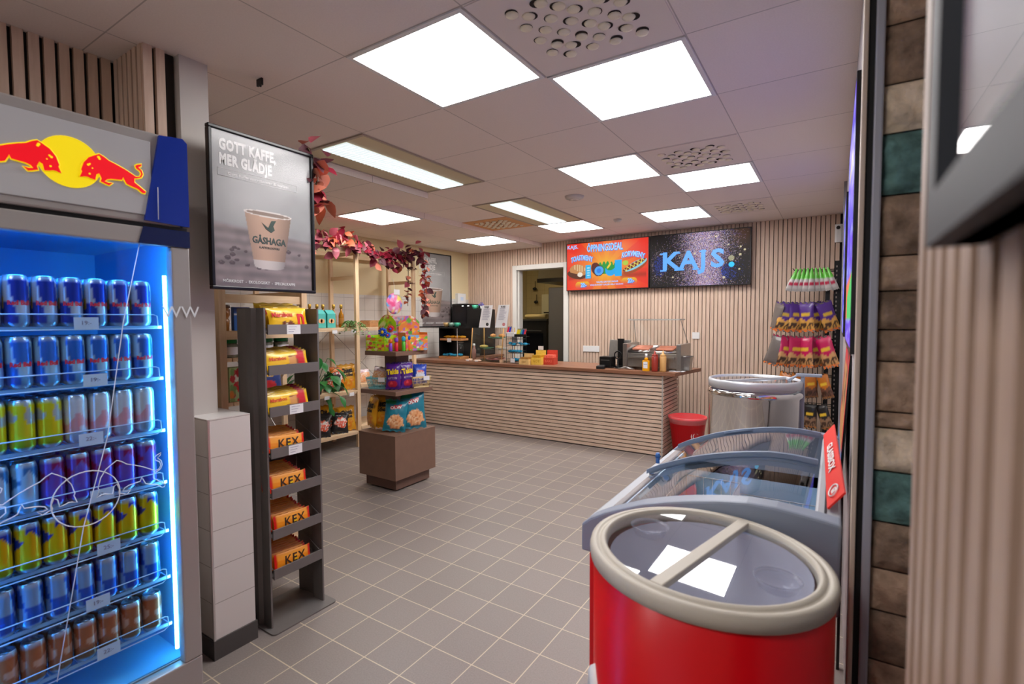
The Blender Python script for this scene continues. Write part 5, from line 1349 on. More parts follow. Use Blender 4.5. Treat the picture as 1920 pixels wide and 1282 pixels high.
lcols = [('#e0284a', 'red'), ('#2438b8', 'dark blue'), ('#f0d818', 'yellow'), ('#f0e040', 'pale yellow'), ('#48b8c0', 'turquoise'), ('#1c4ab0', 'blue'), ('#e84050', 'coral red')]
for q, (lc, ln) in enumerate(lcols):
    x = -3.335+.028*q if q < 2 else -3.20+.026*(q-2); y = 5.06
    t = thing('lighter', '%s lighter on top of the wire rack' % ln, 'lighter', (x, y, CT+(.375 if q < 2 else .345)), rot=(-.1, .25, 0), group='lighters on the wire rack')
    MB().rbox(-.011, .011, -.006, .006, 0, .062, .005).build('body', mat('lighter_'+lc, lc, .3), t); MB().box(-.008, .008, -.005, .005, .062, .076).build('head', m_steel, t)
t = thing('lighter_tray', 'small black lighter tray on top of the wire rack', 'tray', (-3.14, 5.07, CT+.322)); MB().box(-.085, .085, -.03, .04, 0, .004).box(-.085, .085, -.033, -.03, 0, .03).build('tray', m_black, t); MB().box(-.21, -.09, -.03, .04, 0, .05).build('holder', m_white, t)

# boxes beside the rack
def cbox(lab, x, y, w_, d_, h_, col, word, wc, rz=0, lid=True):
    t = thing('snack_box', lab, 'box', (x, y, CT), rz)
    m_ = mat('box_'+col, col, .55, noise=.1, nscale=30)
    MB().box(-w_/2, w_/2, -d_/2, d_/2, 0, h_*.62).build('tray', m_, t)
    b = MB(); b.add([(-w_/2, d_/2-.004, h_*.62), (w_/2, d_/2-.004, h_*.62), (w_/2, d_/2, h_*1.25), (-w_/2, d_/2, h_*1.25), (-w_/2, d_/2, h_*.62), (w_/2, d_/2, h_*.62), (w_/2, d_/2+.004, h_*1.25), (-w_/2, d_/2+.004, h_*1.25)], [(0, 1, 2, 3), (5, 4, 7, 6), (1, 5, 6, 2), (4, 0, 3, 7), (3, 2, 6, 7)]); b.build('raised_back', m_, t)
    for q in range(4): MB().box(-w_/2+.012+q*(w_-.02)/4, -w_/2+.007+(q+1)*(w_-.02)/4, -d_/2+.01, d_/2-.01, h_*.62, h_*.85).build('packet', mat('box_in_'+wc, wc, .5), t)
    text(word, h_*.3, mat('ink_'+wc, wc, .5), t, (0, -d_/2-.001, h_*.3), FNY, bold=.0004)
cbox('cream snack box on the counter beside the wire rack, leftmost of three', -3.045, 5.02, .13, .12, .10, '#e0bd7c', 'KEX', '#a87838')
cbox('golden yellow snack box in the middle of the three boxes', -2.915, 5.08, .13, .14, .13, '#e8c450', 'NÖT', '#c89820', .1)
cbox('red snack box at the right end of the three boxes', -2.80, 5.16, .13, .14, .13, '#c84430', 'BARS', '#e8705a', .15)
t = thing('price_sign', 'small white price sign standing on the yellow snack box', 'sign', (-2.93, 5.16, CT+.165)); MB().box(-.035, .035, 0, .002, 0, .045).build('card', m_paper, t); MB().box(-.03, .03, .002, .004, .0, .01).build('clip', m_steel, t)
for q, (x, y) in enumerate(((-3.87, 5.02), (-3.72, 5.0))):
    t = thing('napkin_pack', 'pale wrapped cookie pack in front of the pastry case, %s one' % ('left', 'right')[q], 'pack', (x-.03, y, CT), .2*q, 'cookie packs'); MB().ball((0, 0, .015), .05, 10, sq=(1.2, .5, .3)).build('pack', mat('pale_pack', '#cfae98', .4, bump=.6), t); MB().box(-.02, .02, -.03, -.026, .005, .02).build('label_strip', m_white, t)

# till, card terminal, monitor
t = thing('monitor', 'small till monitor seen from behind on the counter', 'monitor', (-2.0, 5.30, CT))
MB().box(-.14, .10, -.01, .02, .10, .30).build('display', m_steel, t, rot=(-.2, 0, 0), bevel=.004); MB().box(-.02, .05, -.02, .0, .0, .31).build('stand', m_black, t); MB().rbox(-.08, .08, -.08, .08, 0, .012, .02).build('foot', m_black, t)
t = thing('receipt_printer', 'black receipt printer on the counter behind the card terminal', 'printer', (-2.09, 5.16, CT)); MB().rbox(-.07, .07, -.07, .07, 0, .12, .012).build('body', m_black, t, bevel=.004); MB().box(-.05, .05, -.071, -.069, .08, .085).build('paper_slot', m_steel, t)
t = thing('card_terminal', 'black card terminal lying at the counter edge', 'card terminal', (-2.10, 5.0, CT), .3); MB().rbox(-.045, .045, -.075, .075, 0, .03, .015).build('body', m_black, t, bevel=.004); MB().box(-.033, .033, .01, .06, .0302, .032).build('screen', m_steel, t)
MB().tube([(-.04, .07, .01), (.06, .11, .02), (.12, .06, .01), (.16, .0, .006)], .004, 6).build('cable', m_black, t)
t = thing('headset', 'round black webcam stand between printer and roller grill', 'webcam', (-1.955, 5.12, CT)); MB().lathe([(.03, 0), (.03, .01), (.008, .02), (.008, .10), (.001, .10)], seg=14).build('stand', m_blackmetal, t); MB().tube([(0+.04*math.cos(a), 0, .14+.04*math.sin(a)) for a in np.linspace(0, 2*PI, 17)[:-1]], .007, 6, closed=True).build('ring', m_blackmetal, t); t.name = 'webcam_stand'
t = thing('tongs', 'metal serving tongs lying on the counter before the grill', 'tongs', (-1.83, 4.99, CT)); MB().tube([(-.08, 0, .006), (.0, .012, .02), (.09, 0, .008)], .005, 6).build('arm', m_steel, t); MB().tube([(-.08, .02, .006), (.0, .012, .03), (.09, .03, .008)], .005, 6).build('arm', m_steel, t)

# hot dog roller grill with glass guard
t = thing('roller_grill', 'stainless hot dog roller grill with glass sneeze guard on the right of the counter', 'roller grill', (-1.58, 5.27, CT))
MB().box(-.30, -.255, -.21, .20, .0, .27).build('side_housing', m_steel, t, bevel=.004); MB().box(.255, .30, -.21, .20, .0, .27).build('side_housing', m_steel, t, bevel=.004)
MB().box(-.255, .255, -.19, .20, .03, .17).build('body', m_steel, t, bevel=.003); MB().box(-.24, .24, -.22, -.19, .12, .14).build('drip_tray', m_steel, t)
for q in range(8): MB().cyl((-.255, -.16+.046*q, .185+.006*q), (.255, -.16+.046*q, .185+.006*q), .012, 10).build('roller', mat('roller_chrome', '#c8c6c2', .15, 1.0), t)
for x in (-.28, .28): MB().cyl((x, .15, .27), (x*.88, -.02, .515), .004, 6).build('guard_post', m_steel, t)
MB().box(-.27, .27, -.14, .06, .512, .526).build('guard_top', mat('guard_top', '#c0c2bd', .3, .4), t); MB().add([(-.26, -.18, .28), (.26, -.18, .28), (.25, -.12, .515), (-.25, -.12, .515)], [(0, 1, 2, 3)]).build('guard_glass', m_glass, t)
HG = None
for q in range(8):
    x = -.13 if q % 2 == 0 else .12; y = -.137+.046*2*(q//2)*.5+.046*(q//2)*.0
    lab = 'hot dog sausage on the roller grill, %s, %s row' % ('left half' if q % 2 == 0 else 'right half', ['front', 'second', 'third', 'rear'][q//2])
    if HG is None:
        HG = thing('sausage', lab, 'sausage', (-1.58+x, 5.27+y, CT+.212), group='sausages on the grill')
        MB().tube([(-.09, 0, 0), (-.085, 0, 0), (0, 0, 0), (.085, 0, 0), (.09, 0, 0)], [.003, .012, .013, .012, .003], 10).build('sausage', mat('sausage', '#d88a6c', .35), HG)
    else: dup(HG, (-1.58+x, 5.27-.137+.046*(q//2), CT+.212+.007*(q//2)), label=lab)
def sauce(lab, x, y, col, h_, label=False):
    t = thing('sauce_bottle', lab, 'sauce bottle', (x, y, CT)); mm = mat('sauce_'+col, col, .3)
    if label:
        MB().rbox(-.037, .037, -.025, .025, 0, h_*.62, .018).build('bottle', mm, t, bevel=.004); MB().lathe([(.02, h_*.62), (.016, h_*.75), (.014, h_*.78)], seg=16).build('neck', mm, t); MB().lathe([(.013, h_*.78), (.013, h_), (.0001, h_)], seg=14).build('cap', m_white, t); MB().box(-.022, .022, -.0262, -.0252, .03, .095).build('paper_label', m_paper, t)
        text('SENAP', .011, mat('ink_#1d3c9c', '#1d3c9c', .5), t, (0, -.027, .07), FNY)
    else:
        MB().lathe([(.030, 0), (.032, .01), (.032, h_*.72), (.026, h_*.76)], seg=22).build('bottle', mm, t); MB().lathe([(.029, h_*.74), (.029, h_*.80), (.012, h_*.84), (.005, h_)], seg=18).build('nozzle', mm, t)
sauce('yellow mustard bottle with white cap and label on the counter edge', -1.60, 4.975, '#f0a814', .175, True)
sauce('dark red ketchup squeeze bottle beside the mustard', -1.515, 4.98, '#983428', .21)
sauce('beige dressing squeeze bottle at the right of the three sauces', -1.435, 4.99, '#cf9f60', .21)
t = thing('steel_tub', 'steel tub with tongs at the right end of the counter', 'tub', (-1.285, 5.22, CT+.004))
b = MB(); b.add([(-.06, -.05, 0), (.06, -.05, 0), (.06, .05, 0), (-.06, .05, 0), (-.075, -.06, .14), (.075, -.06, .14), (.075, .06, .14), (-.075, .06, .14)], [(3, 2, 1, 0), (0, 1, 5, 4), (1, 2, 6, 5), (2, 3, 7, 6), (3, 0, 4, 7)]); b.tube([(-.078, -.063, .14), (.078, -.063, .14), (.078, .063, .14), (-.078, .063, .14)], .005, 6, closed=True); b.build('tub', m_steel, t)
MB().cyl((.0, .02, .02), (-.04, .03, .22), .006, 8).build('tong_handle', m_black, t)
t = tag(MB().box(-.07, .07, -.045, .045, 0, .004).build('napkin', m_paper, loc=(-1.32, 5.09, CT)), 'white napkin lying before the steel tub', 'napkin')

# red bin
t = thing('waste_bin', 'red plastic waste bin with clear bag beside the counter end', 'bin', (-1.225, 5.13, 0))
mr = mat('bin_red', '#ee1220', .35)
MB().lathe([(.0001, .004), (.125, .0), (.13, .0), (.178, .385), (.186, .385), (.186, .405), (.170, .405), (.125, .012), (.0001, .012)], seg=36, cap=False).build('bucket', mr, t)
MB().lathe([(.181, .345), (.188, .372), (.190, .41), (.18, .413), (.168, .40), (.15, .30)], seg=36, cap=False).build('bin_liner', mat('liner_film', '#f4dcdc', .2, alpha=.12), t)
b = MB()
for r_ in (.045, .028): b.tube([(.158*math.sin(a_), -.158*math.cos(a_), .235+r_*math.sin(q)) for q in np.linspace(.6, 5.7, 22) for a_ in [.75+r_*math.cos(q)/.158]], .0045, 5)
b.build('c_emblem', m_white, t)

# kitchen beyond the doorway
m_ks = mat('kitchen_steel', '#6a655a', .35, .6)
t = thing('kitchen_fridge', 'tall stainless fridge seen through the doorway', 'fridge', (-3.37, 7.0, 0)); MB().box(-.30, .30, -.3, .35, .05, 1.86).build('body', m_ks, t, bevel=.01); MB().box(-.31, -.30, -.28, -.25, .9, 1.3).build('handle', m_steel, t); MB().box(-.28, .28, -.28, .33, 0, .05).build('plinth', m_black, t)
t = thing('kitchen_oven', 'dark kitchen unit with glass doors seen through the doorway', 'oven', (-4.50, 7.6, 0)); MB().box(-.46, .46, -.3, .3, .0, 1.36).build('body', mat('oven_dark', '#2b2823', .35), t, bevel=.005); MB().box(-.40, .40, -.31, -.30, .35, 1.15).build('door', mat('dark_gloss', '#1b1b1e', .1), t); MB().box(-.38, .38, -.335, -.315, 1.18, 1.2).build('handle', m_steel, t); MB().box(-.48, .48, -.32, .32, 1.36, 1.39).build('top', m_ks, t)
t = thing('paper_roll', 'brown paper roll lying on the kitchen unit', 'paper roll', (-4.36, 7.42, 1.43)); MB().cyl((-.15, 0, 0), (.25, 0, 0), .035, 18).build('paper', mat('roll_paper', '#c8b078', .8), t); MB().cyl((-.152, 0, 0), (-.15, 0, 0), .015, 10).build('core', m_black, t)
t = thing('paper_dispenser', 'white paper dispenser on the kitchen wall', 'dispenser', (-4.62, 8.57, 1.66)); MB().rbox(-.16, .16, -.14, .03, -.18, .20, .03).build('housing', mat('disp', '#d2c9a8', .4), t); MB().box(-.1, .1, -.145, -.14, -.16, -.14).build('slot', m_black, t)
t = thing('extractor_hood', 'pale extractor hood under the kitchen ceiling', 'extractor hood', (-3.35, 7.3, 2.02)); MB().add([(-.62, -.4, 0), (.6, -.4, 0), (.6, .5, 0), (-.62, .5, 0), (-.62, -.3, .48), (.6, -.3, .48), (.6, .5, .48), (-.62, .5, .48)], [(3, 2, 1, 0), (0, 1, 5, 4), (1, 2, 6, 5), (2, 3, 7, 6), (3, 0, 4, 7), (4, 5, 6, 7)]).build('hood', mat('hood_cream', '#d8cca4', .4), t); MB().box(-.63, .61, -.41, .51, -.06, 0).build('filter_rim', m_ks, t)
t = thing('kitchen_fill_lamp', 'unseen small ceiling light added to light the back kitchen', 'ceiling light', (-4.6, 7.0, 2.49)); MB().box(-.28, .28, -.1, .1, -.03, 0).build('diffuser', mat('kitchen_glow', '#ffffff', .5, emis=(1, .85, .6), es=16), t); MB().box(-.3, .3, -.12, .12, -.008, .004).build('frame', m_white, t)  # lamp hidden behind the back wall, added to brighten the kitchen
for q, (x, z) in enumerate(((-4.95, 1.72), (-4.98, 1.98))):
    t = thing('kitchen_ladle', 'dark utensil hanging on the kitchen wall, %s one' % ('lower', 'upper')[q], 'utensil', (x, 8.56, z)); MB().ball((0, -.03, 0), .05, 10, sq=(1, .5, .6)).build('bowl', m_black, t); MB().cyl((0, -.01, 0), (0, -.01, .15), .006, 6).build('handle', m_black, t)
# ---------------------------------------------------------------- round red ice cream cooler (foreground right)
m_cred = mat('cooler_red', '#dc0414', .28)
m_rim = mat('cooler_rim_beige', '#c6bfb0', .45)
m_fgrey = mat('freezer_frame_grey', '#8e98a8', .4)
m_fgrey2 = mat('freezer_frame_light', '#a9aeb4', .4)
m_lid = glass_mat('lid_glass', (.97, .98, 1.0), 1.7)
m_inner = mat('cooler_liner', '#cfd2de', .45)
KX, KY, KR, KZ = -.201, .994, .2165, .937
t = thing('round_ice_cream_cooler', 'round red ice cream cooler with beige rim and round glass lid, nearest the viewer', 'ice cream cooler', (KX, KY, 0))
MB().lathe([(.19, .0), (.19, .04), (KR-.006, .05), (KR-.004, KZ-.028), (KR-.012, KZ-.024)], seg=64, cap=False).build('drum', m_cred, t)
MB().lathe([(KR-.036, KZ-.02), (KR-.038, .66), (.0001, .66)], seg=48, cap=False).build('liner', m_inner, t)
lt = MB().lathe([(KR-.008, -.030), (KR+.001, -.028), (KR+.003, -.012), (KR+.001, -.003), (KR-.005, .0), (KR-.011, -.001), (KR-.014, -.004), (KR-.017, -.001), (KR-.022, .003), (KR-.028, .001), (KR-.030, -.008), (KR-.032, -.016), (KR-.02, -.030)], seg=72, cap=False)
TR = (-.012, .037, 0)
rim = lt.build('rim', m_rim, t, loc=(0, 0, KZ), rot=TR)
MB().lathe([(.0001, -.008), (KR-.030, -.008), (KR-.030, -.004), (.0001, -.004)], seg=48, cap=False, smooth=False).build('glass_lid', m_lid, rim)
a_ = math.atan2(1.197-.819, -.161+.243)
bar = MB(); bar.box(-(KR-.026), (KR-.026), -.012, .012, -.010, .003); bar.xform(Matrix.Rotation(a_, 4, 'Z')).build('crossbar', m_rim, rim, bevel=.002)
for cx, cy in ((-.325-KX, 1.045-KY), (-.075-KX, .965-KY)):
    MB().lathe([(.0001, -.022), (.030, -.022), (.036, -.008), (.040, -.0035), (.037, -.003), (.033, -.008)], (cx, cy, 0), 32, cap=False).build('finger_cup', mat('cup_rim_clear', '#9a9fb4', .08, alpha=.30), rim)
def ow(th, z, rr=KR-.003): return (rr*math.cos(th), rr*math.sin(th), z)
b = MB(); 
th0 = math.atan2(-KY, -KX)
def wr(pts, r):  # strokes of the script letter wrapped on the drum
    b.tube([ow(th0-.98+u_/KR, z_) for u_, z_ in pts], r, 8)
wr([(-.055, .58), (-.062, .66), (-.045, .70), (-.02, .66), (.0, .60), (.03, .56)], .013); wr([(-.03, .60), (-.01, .56)], .010)
b.v = [(x*.995, y*.995, z) for x, y, z in b.v]
b.build('script_letter', m_white, t)
for q, (x, y, cc, nm) in enumerate(((-.08, .06, '#e8e4dc', 'cream'), (.06, .05, '#d8b8c8', 'pale pink'), (-.02, -.07, '#c8d0dc', 'pale blue'), (.09, -.05, '#d9d6a0', 'pale yellow'), (-.11, -.03, '#b8a8a0', 'taupe'))):
    o = thing('ice_cream_packet', '%s ice cream packet inside the round red cooler' % nm, 'ice cream', (KX+x, KY+y, .662), q*1.1, 'ice creams in the red cooler')
    MB().ball((0, 0, .012), .05, 10, sq=(.9, .45, .24)).build('wrapper', mat('ice_'+cc, cc, .4, bump=.4), o); MB().box(-.058, -.042, -.014, .014, .009, .014).build('seal', mat('ice_'+cc, cc, .4), o)

# ---------------------------------------------------------------- chest freezer with curved sliding glass
CX0, CX1, CY0, CY1 = -.566, .02, 1.216, 2.16
fz = thing('chest_freezer', 'long grey and red chest freezer with curved sliding glass lids along the right wall', 'freezer', (0, 0, 0))
prof = [(-.566, .828), (-.54, .850), (-.50, .872), (-.468, .886), (-.40, .914), (-.34, .932), (-.283, .946), (-.22, .958), (-.16, .966), (-.10, .966), (-.07, .963), (-.02, .958), (.02, .952)]
def pz(x): return float(np.interp(x, [p[0] for p in prof], [p[1] for p in prof]))
b = MB()
b.box(CX0+.02, CX1-.015, CY0+.012, CY0+.045, .08, .75); b.box(CX0+.02, CX1-.015, CY1-.045, CY1-.012, .08, .75)
b.box(CX0+.02, CX0+.05, CY0+.045, CY1-.045, .08, .75); b.box(CX1-.045, CX1-.015, CY0+.045, CY1-.045, .08, .75)
b.build('body', m_cred, fz)
b = MB(); b.box(CX0+.05, CX0+.055, CY0+.045, CY1-.045, .3, .83); b.box(CX1-.05, CX1-.045, CY0+.045, CY1-.045, .3, .94); b.box(CX0+.055, CX1-.05, CY0+.045, CY0+.05, .3, .80); b.box(CX0+.055, CX1-.05, CY1-.05, CY1-.045, .3, .80); b.box(CX0+.055, CX1-.05, CY0+.05, CY1-.05, .42, .425)
b.build('liner', mat('freezer_liner', '#bcdcf4', .4), fz)
MB().box(CX0+.05, CX1-.05, CY0+.05, CY1-.05, .0, .08).build('plinth', m_black, fz)
for s, y0, y1 in ((0, CY0, CY0+.055), (1, CY1-.05, CY1)):
    pts = [(-.566, .755)]+prof+[(.02, .755)]
    MB().prism(pts[::-1], y0, y1, fn=lambda x, z, y: (x, y, z)).build('end_cap', m_fgrey, fz, bevel=.006)
MB().box(CX0, CX0+.045, CY0+.055, CY1-.05, .755, .832).build('side_rail', m_fgrey2, fz, bevel=.006)
MB().box(CX1-.05, CX1, CY0+.055, CY1-.05, .755, .950).build('side_rail', m_fgrey2, fz, bevel=.006)
MB().box(CX1-.032, CX1-.028, CY0+.056, CY1-.06, .950, .9525).build('rail_groove', m_black, fz)
def lidp(u, v, y0, y1, dz):
    x = -.525+u*(.485); return (x, y0+v*(y1-y0), pz(x)-.006+dz)
for k, (y0, y1, dz) in enumerate(((CY0+.055, 1.735, -.008), (1.70, CY1-.05, .003))):
    b = MB(); b.grid(lambda u, v: lidp(u, v, y0, y1, dz), 24, 2); g = b.build('lid_glass', m_lid, fz)
    n0 = 30
    for yy, nm in ((y0, 0), (y1, 1)):
        if (k == 0 and nm == 0): continue
        b = MB(); w2 = .013 if (k == 0) else .008
        V = []
        for i in range(25):
            x = -.540+.505*i/24; z = pz(x)-.006+dz
            V += [(x, yy-w2, z-.004), (x, yy+w2, z-.004), (x, yy+w2, z+.010), (x, yy-w2, z+.010)]
        F = [(4*i+a, 4*i+(a+1) % 4, 4*i+4+(a+1) % 4, 4*i+4+a) for i in range(24) for a in range(4)]+[(3, 2, 1, 0), (96, 97, 98, 99)]
        b.add(V, F, 0).build('lid_frame', mat('lid_frame_blue_grey', '#75859a', .35), g)
b = MB(); b.prism([(.055*math.cos(a), .020*math.sin(a)) for a in np.linspace(0, PI, 14)], 0, .004, fn=lambda x, y, z: (-.31+x, CY1-.052-y, pz(-.31+x)+.0005+z)); b.build('lid_handle', mat('lid_frame_blue_grey', '#75859a', .35), fz)
b = MB(); b.cyl((-.52, 1.755, .868), (-.52, 1.755, .89), .007, 10); b.cyl((-.52, 1.755, .89), (-.52, 1.755, .905), .010, 10, r2=.006); b.build('lid_lock', mat('lock_blue', '#3f74b8', .3), fz)
# wire baskets and ice creams inside
m_bw = mat('basket_wire', '#c9ccd0', .3, .3)
for k, (x0, x1) in enumerate(((-.50, -.30), (-.295, -.045))):
    for j, (y0, y1) in enumerate(((1.27, 1.66), (1.70, 2.09))):
        t = thing('freezer_basket', 'white wire basket inside the chest freezer, %s at the %s' % (('aisle side', 'wall side')[k], ('near end', 'far end')[j]), 'basket', (x0, y0, .46), group='freezer baskets')
        w_, d_ = x1-x0, y1-y0; h_ = .28 if k == 0 else .24
        b = MB(); n = int(d_/.016)
        for q in range(n+1):
            y = d_*q/n; b.tube([(0, y, h_), (0, y, 0), (w_, y, 0), (w_, y, h_)], .0016, 4)
        b.build('hoops', m_bw, t)
        b = MB()
        for z in (0, h_*.5, h_): b.tube([(0, 0, z), (w_, 0, z), (w_, d_, z), (0, d_, z)], .0022, 4, closed=True)
        for q in range(7): b.tube([(w_*q/6, 0, h_), (w_*q/6, 0, 0), (w_*q/6, d_, 0), (w_*q/6, d_, h_)], .0016, 4)
        b.build('ribs', m_bw, t)
icp = [('#d8e060', '#38b87a', 'lime and green'), ('#58b8e8', '#f0f0f0', 'sky blue'), ('#e87aa8', '#f4e8ec', 'pink'), ('#f0c860', '#8a5a30', 'golden'), ('#3a6ab0', '#c8d8ec', 'deep blue'), ('#e8e4dc', '#c83040', 'white and red'), ('#6a4030', '#d8b090', 'chocolate brown')]
rs = random.Random(14); ip = {}
for q in range(30):
    k = q % 2; j = (q//2) % 2; lvl = q//4
    x = rs.uniform(-.46, -.34) if k == 0 else rs.uniform(-.25, -.09); y = (1.32+rs.random()*.28) if j == 0 else (1.75+rs.random()*.28)
    c1, c2, cn = icp[(0 if (k == 1 and j == 0 and lvl > 1) else rs.randrange(7))]; z = .475+.030*lvl
    lab = '%s ice cream bar in the freezer basket, %s %s, layer %s' % (cn, ('aisle side', 'wall side')[k], ('near end', 'far end')[j], ('one', 'two', 'three', 'four', 'five', 'six', 'seven', 'eight')[lvl])
    if c1 not in ip:
        o = bag('ice_cream_bar', .075, .16, .026, lambda u, v, c1=c1, c2=c2: mixc(mixc(flat(c1, u), hx(c2), (np.abs(v-.5-.2*np.sin(u*6)) < .16)*1.), hx('#f4f4f4'), ell(u, v, .5, .72, .3, .08)*.8), q, c1, nx=8, ny=12, cat='ice cream', label=lab)
        ip[c1] = o; o.location = (x, y, z); o.rotation_euler = (-PI/2, 0, rs.uniform(-.8, .8)); o['group'] = 'ice creams in the chest freezer'
    else: dup(ip[c1], (x, y, z), (-PI/2, rs.uniform(-.1, .1), rs.uniform(-.8, .8)), lab, 'ice creams in the chest freezer')
# red sign along the wall side of the freezer
t = thing('freezer_sign', 'red sign with white lettering standing along the wall side of the chest freezer', 'sign', (0, 0, 0))
A = Vector((-.007, 1.30, .957)); B = Vector((-.028, 2.12, .957)); up = Vector((.031, -.01, .045))
A2 = A+up; B2 = B+up; nrm = (B-A).cross(up).normalized()
if nrm.x > 0: nrm = -nrm
V = [tuple(p) for p in (A, B, B2, A2)]+[tuple(p-nrm*.004) for p in (A, B, B2, A2)]
MB().add(V, [(0, 1, 2, 3), (7, 6, 5, 4), (0, 4, 5, 1), (1, 5, 6, 2), (2, 6, 7, 3), (3, 7, 4, 0)]).build('board', mat('sign_red', '#e8281c', .4), t)
ex = (A-B).normalized(); ey = up.normalized(); oc = (A+B+A2+B2)/4+nrm*.002
def sm_(a, b_, c): return tuple(oc+ex*a+ey*b_+nrm*c)
text('GLASSBOX', .034, m_white, t, bold=.0012, ext=.0003, sx=1.9, fn=lambda a, b_, c: sm_(a, b_, c+.001))
text('GB', .022, m_white, t, bold=.001, ext=.0003, fn=lambda a, b_, c: sm_(a+.34, b_, c+.001))
b = MB(); b.tube([sm_(.34+.034*math.cos(a), .015*math.sin(a), .0015) for a in np.linspace(0, 2*PI, 25)[:-1]], .002, 4, closed=True); b.build('oval_emblem', m_white, t)

# ---------------------------------------------------------------- round silver cooler
m_mirror = mat('polished_steel', '#d6d5d2', .08, 1.0)
m_sgrey = mat('silver_rim_grey', '#c2c6ca', .3, .3)
GXc, GYc, GR, GZ = -.418, 3.43, .265, 1.005
t = thing('round_steel_cooler', 'round polished steel cooler with grey rimmed glass lid and folded handle behind the chest freezer', 'drinks cooler', (GXc, GYc, 0))
MB().lathe([(.22, 0), (.22, .05), (GR-.005, .06), (GR-.005, GZ-.105), (GR+.004, GZ-.095), (GR+.006, GZ-.085), (GR+.002, GZ-.072), (GR-.004, GZ-.062), (GR-.02, GZ-.06)], seg=72).build('drum', m_mirror, t)
rm = MB().lathe([(GR-.012, GZ-.050), (GR, GZ-.048), (GR+.002, GZ-.01), (GR-.002, GZ), (GR-.010, GZ+.003), (GR-.017, GZ-.002), (GR-.019, GZ-.012)], seg=64, cap=False).build('rim', m_sgrey, t)
MB().lathe([(.0001, GZ-.010), (GR-.018, GZ-.010), (GR-.018, GZ-.006), (.0001, GZ-.008)], seg=40, cap=False, smooth=False).build('glass_lid', m_lid, rm)
b = MB().box(-(GR-.02), (GR-.02), -.012, .012, GZ-.010, GZ+.001); b.xform(Matrix.Rotation(.9, 4, 'Z')).build('crossbar', m_sgrey, rm)
MB().lathe([(GR-.03, GZ-.05), (GR-.035, .6), (.0001, .6)], seg=40, cap=False).build('liner', mat('steel_liner', '#b0a6b0', .4), t)
hb = MB(); hb.rbox(.225, .36, -.03, .03, GZ+.030, GZ+.045, .012); hb.add([(.195, -.03, GZ-.005), (.235, -.03, GZ+.030), (.245, -.03, GZ+.045), (.18, -.03, GZ+.008), (.195, .03, GZ-.005), (.235, .03, GZ+.030), (.245, .03, GZ+.045), (.18, .03, GZ+.008)], [(0, 1, 2, 3), (7, 6, 5, 4), (0, 4, 5, 1), (2, 6, 7, 3), (3, 7, 4, 0)]); hb.box(.252, .272, -.022, .022, .10, GZ+.035)
hb.build('handle_arm', m_fgrey, t, bevel=.003)

# ---------------------------------------------------------------- hanging snack rack in the far right corner
RKX, RKY = .0, 5.86
t = thing('hook_rack', 'black perforated metal rack with hooks in the far right corner', 'rack', (RKX, RKY, 0))
b = MB(); b.box(-.015, .035, -.12, -.08, 0, 1.93); b.build('upright', m_blackmetal, t); MB().box(-.015, .035, .20, .24, 0, 1.93).build('upright', m_blackmetal, t)
for k in range(46): pass
b = MB()
for k in range(44): b.box(-.004, .006, -.1206, -.1200, .06+.042*k, .078+.042*k)
b.build('slot_holes', mat('slot_light', '#8a8078', .7), t)
MB().box(.015, .03, -.08, .20, .08, 1.9).build('back_panel', m_blackmetal, t); MB().box(-.42, .04, -.12, .24, .03, .08).build('base', m_blackmetal, t)
MB().box(-.09, -.05, -.11, -.07, .05, 1.75).build('upright', m_blackmetal, t)
levels = [(1.85, .36, 'top'), (1.50, .50, 'second'), (1.165, .50, 'third'), (.80, .45, 'fourth'), (.50, .45, 'lowest')]
for z, L, nm in levels:
    for yy in (-.10, .02, .14):
        b = MB(); b.tube([(.0, yy, z), (-L, yy, z+.012), (-L-.01, yy, z+.03)], .0035, 6); b.build('hook', m_blackmetal, t)
def dogtreat(c1, c2, c3):
    def fn(u, v):
        c = flat(c1, u); c = mixc(c, hx(c2), (v < .42+.05*np.sin(u*9))*1.); n = vnoise(u, v, 12, 4)
        c = mixc(c, hx('#3a2418'), ((v > .10) & (v < .32) & (n > .5))*.9); c = mixc(c, hx(c3), (v < .09)*1.); c = mixc(c, hx('#d8b030'), ell(u, v, .5, .58, .33, .05)*1.)
        return c
    return fn
pb = bag('treat_bag', .125, .255, .035, dogtreat('#4c2280', '#d8a24c', '#e8782c'), 21, '#6e6660', nx=12, ny=18)
kb_ = bag('treat_bag', .125, .255, .035, dogtreat('#b80e50', '#c89660', '#e8782c'), 22, '#6e6660', nx=12, ny=18)
ob = bag('treat_bag', .115, .24, .035, dogtreat('#b86a1c', '#6a4434', '#8a5a2c'), 23, '#4a3a30', nx=12, ny=18)
kk = bag('treat_bag', .115, .24, .035, dogtreat('#1c1a1a', '#8a6a50', '#a86a30'), 24, '#22201e', nx=12, ny=18)
cone = bag('candy_cone_bag', .065, .175, .03, lambda u, v: mixc(mixc(mixc(flat('#c0bcb8', u), hx('#62c83a'), (v > .52)*1.), hx('#b81840'), ((v > .22) & (v < .42) & (np.abs(u-.5) < .3))*1.), hx('#a8a4a0'), (v < .14)*1.), 25, '#b8b8b0', nx=8, ny=14)
for v in cone.children:
    if v.name.startswith('film'):
        for p in v.data.vertices: f = max(0, (p.co.z/.175-.35))/.65; p.co.x *= 1-.72*f; p.co.y *= 1-.5*f
o9 = ['leftmost', 'second from left', 'third from left', 'fourth from left', 'fifth from left', 'sixth from left', 'seventh from left', 'eighth from left', 'rightmost']
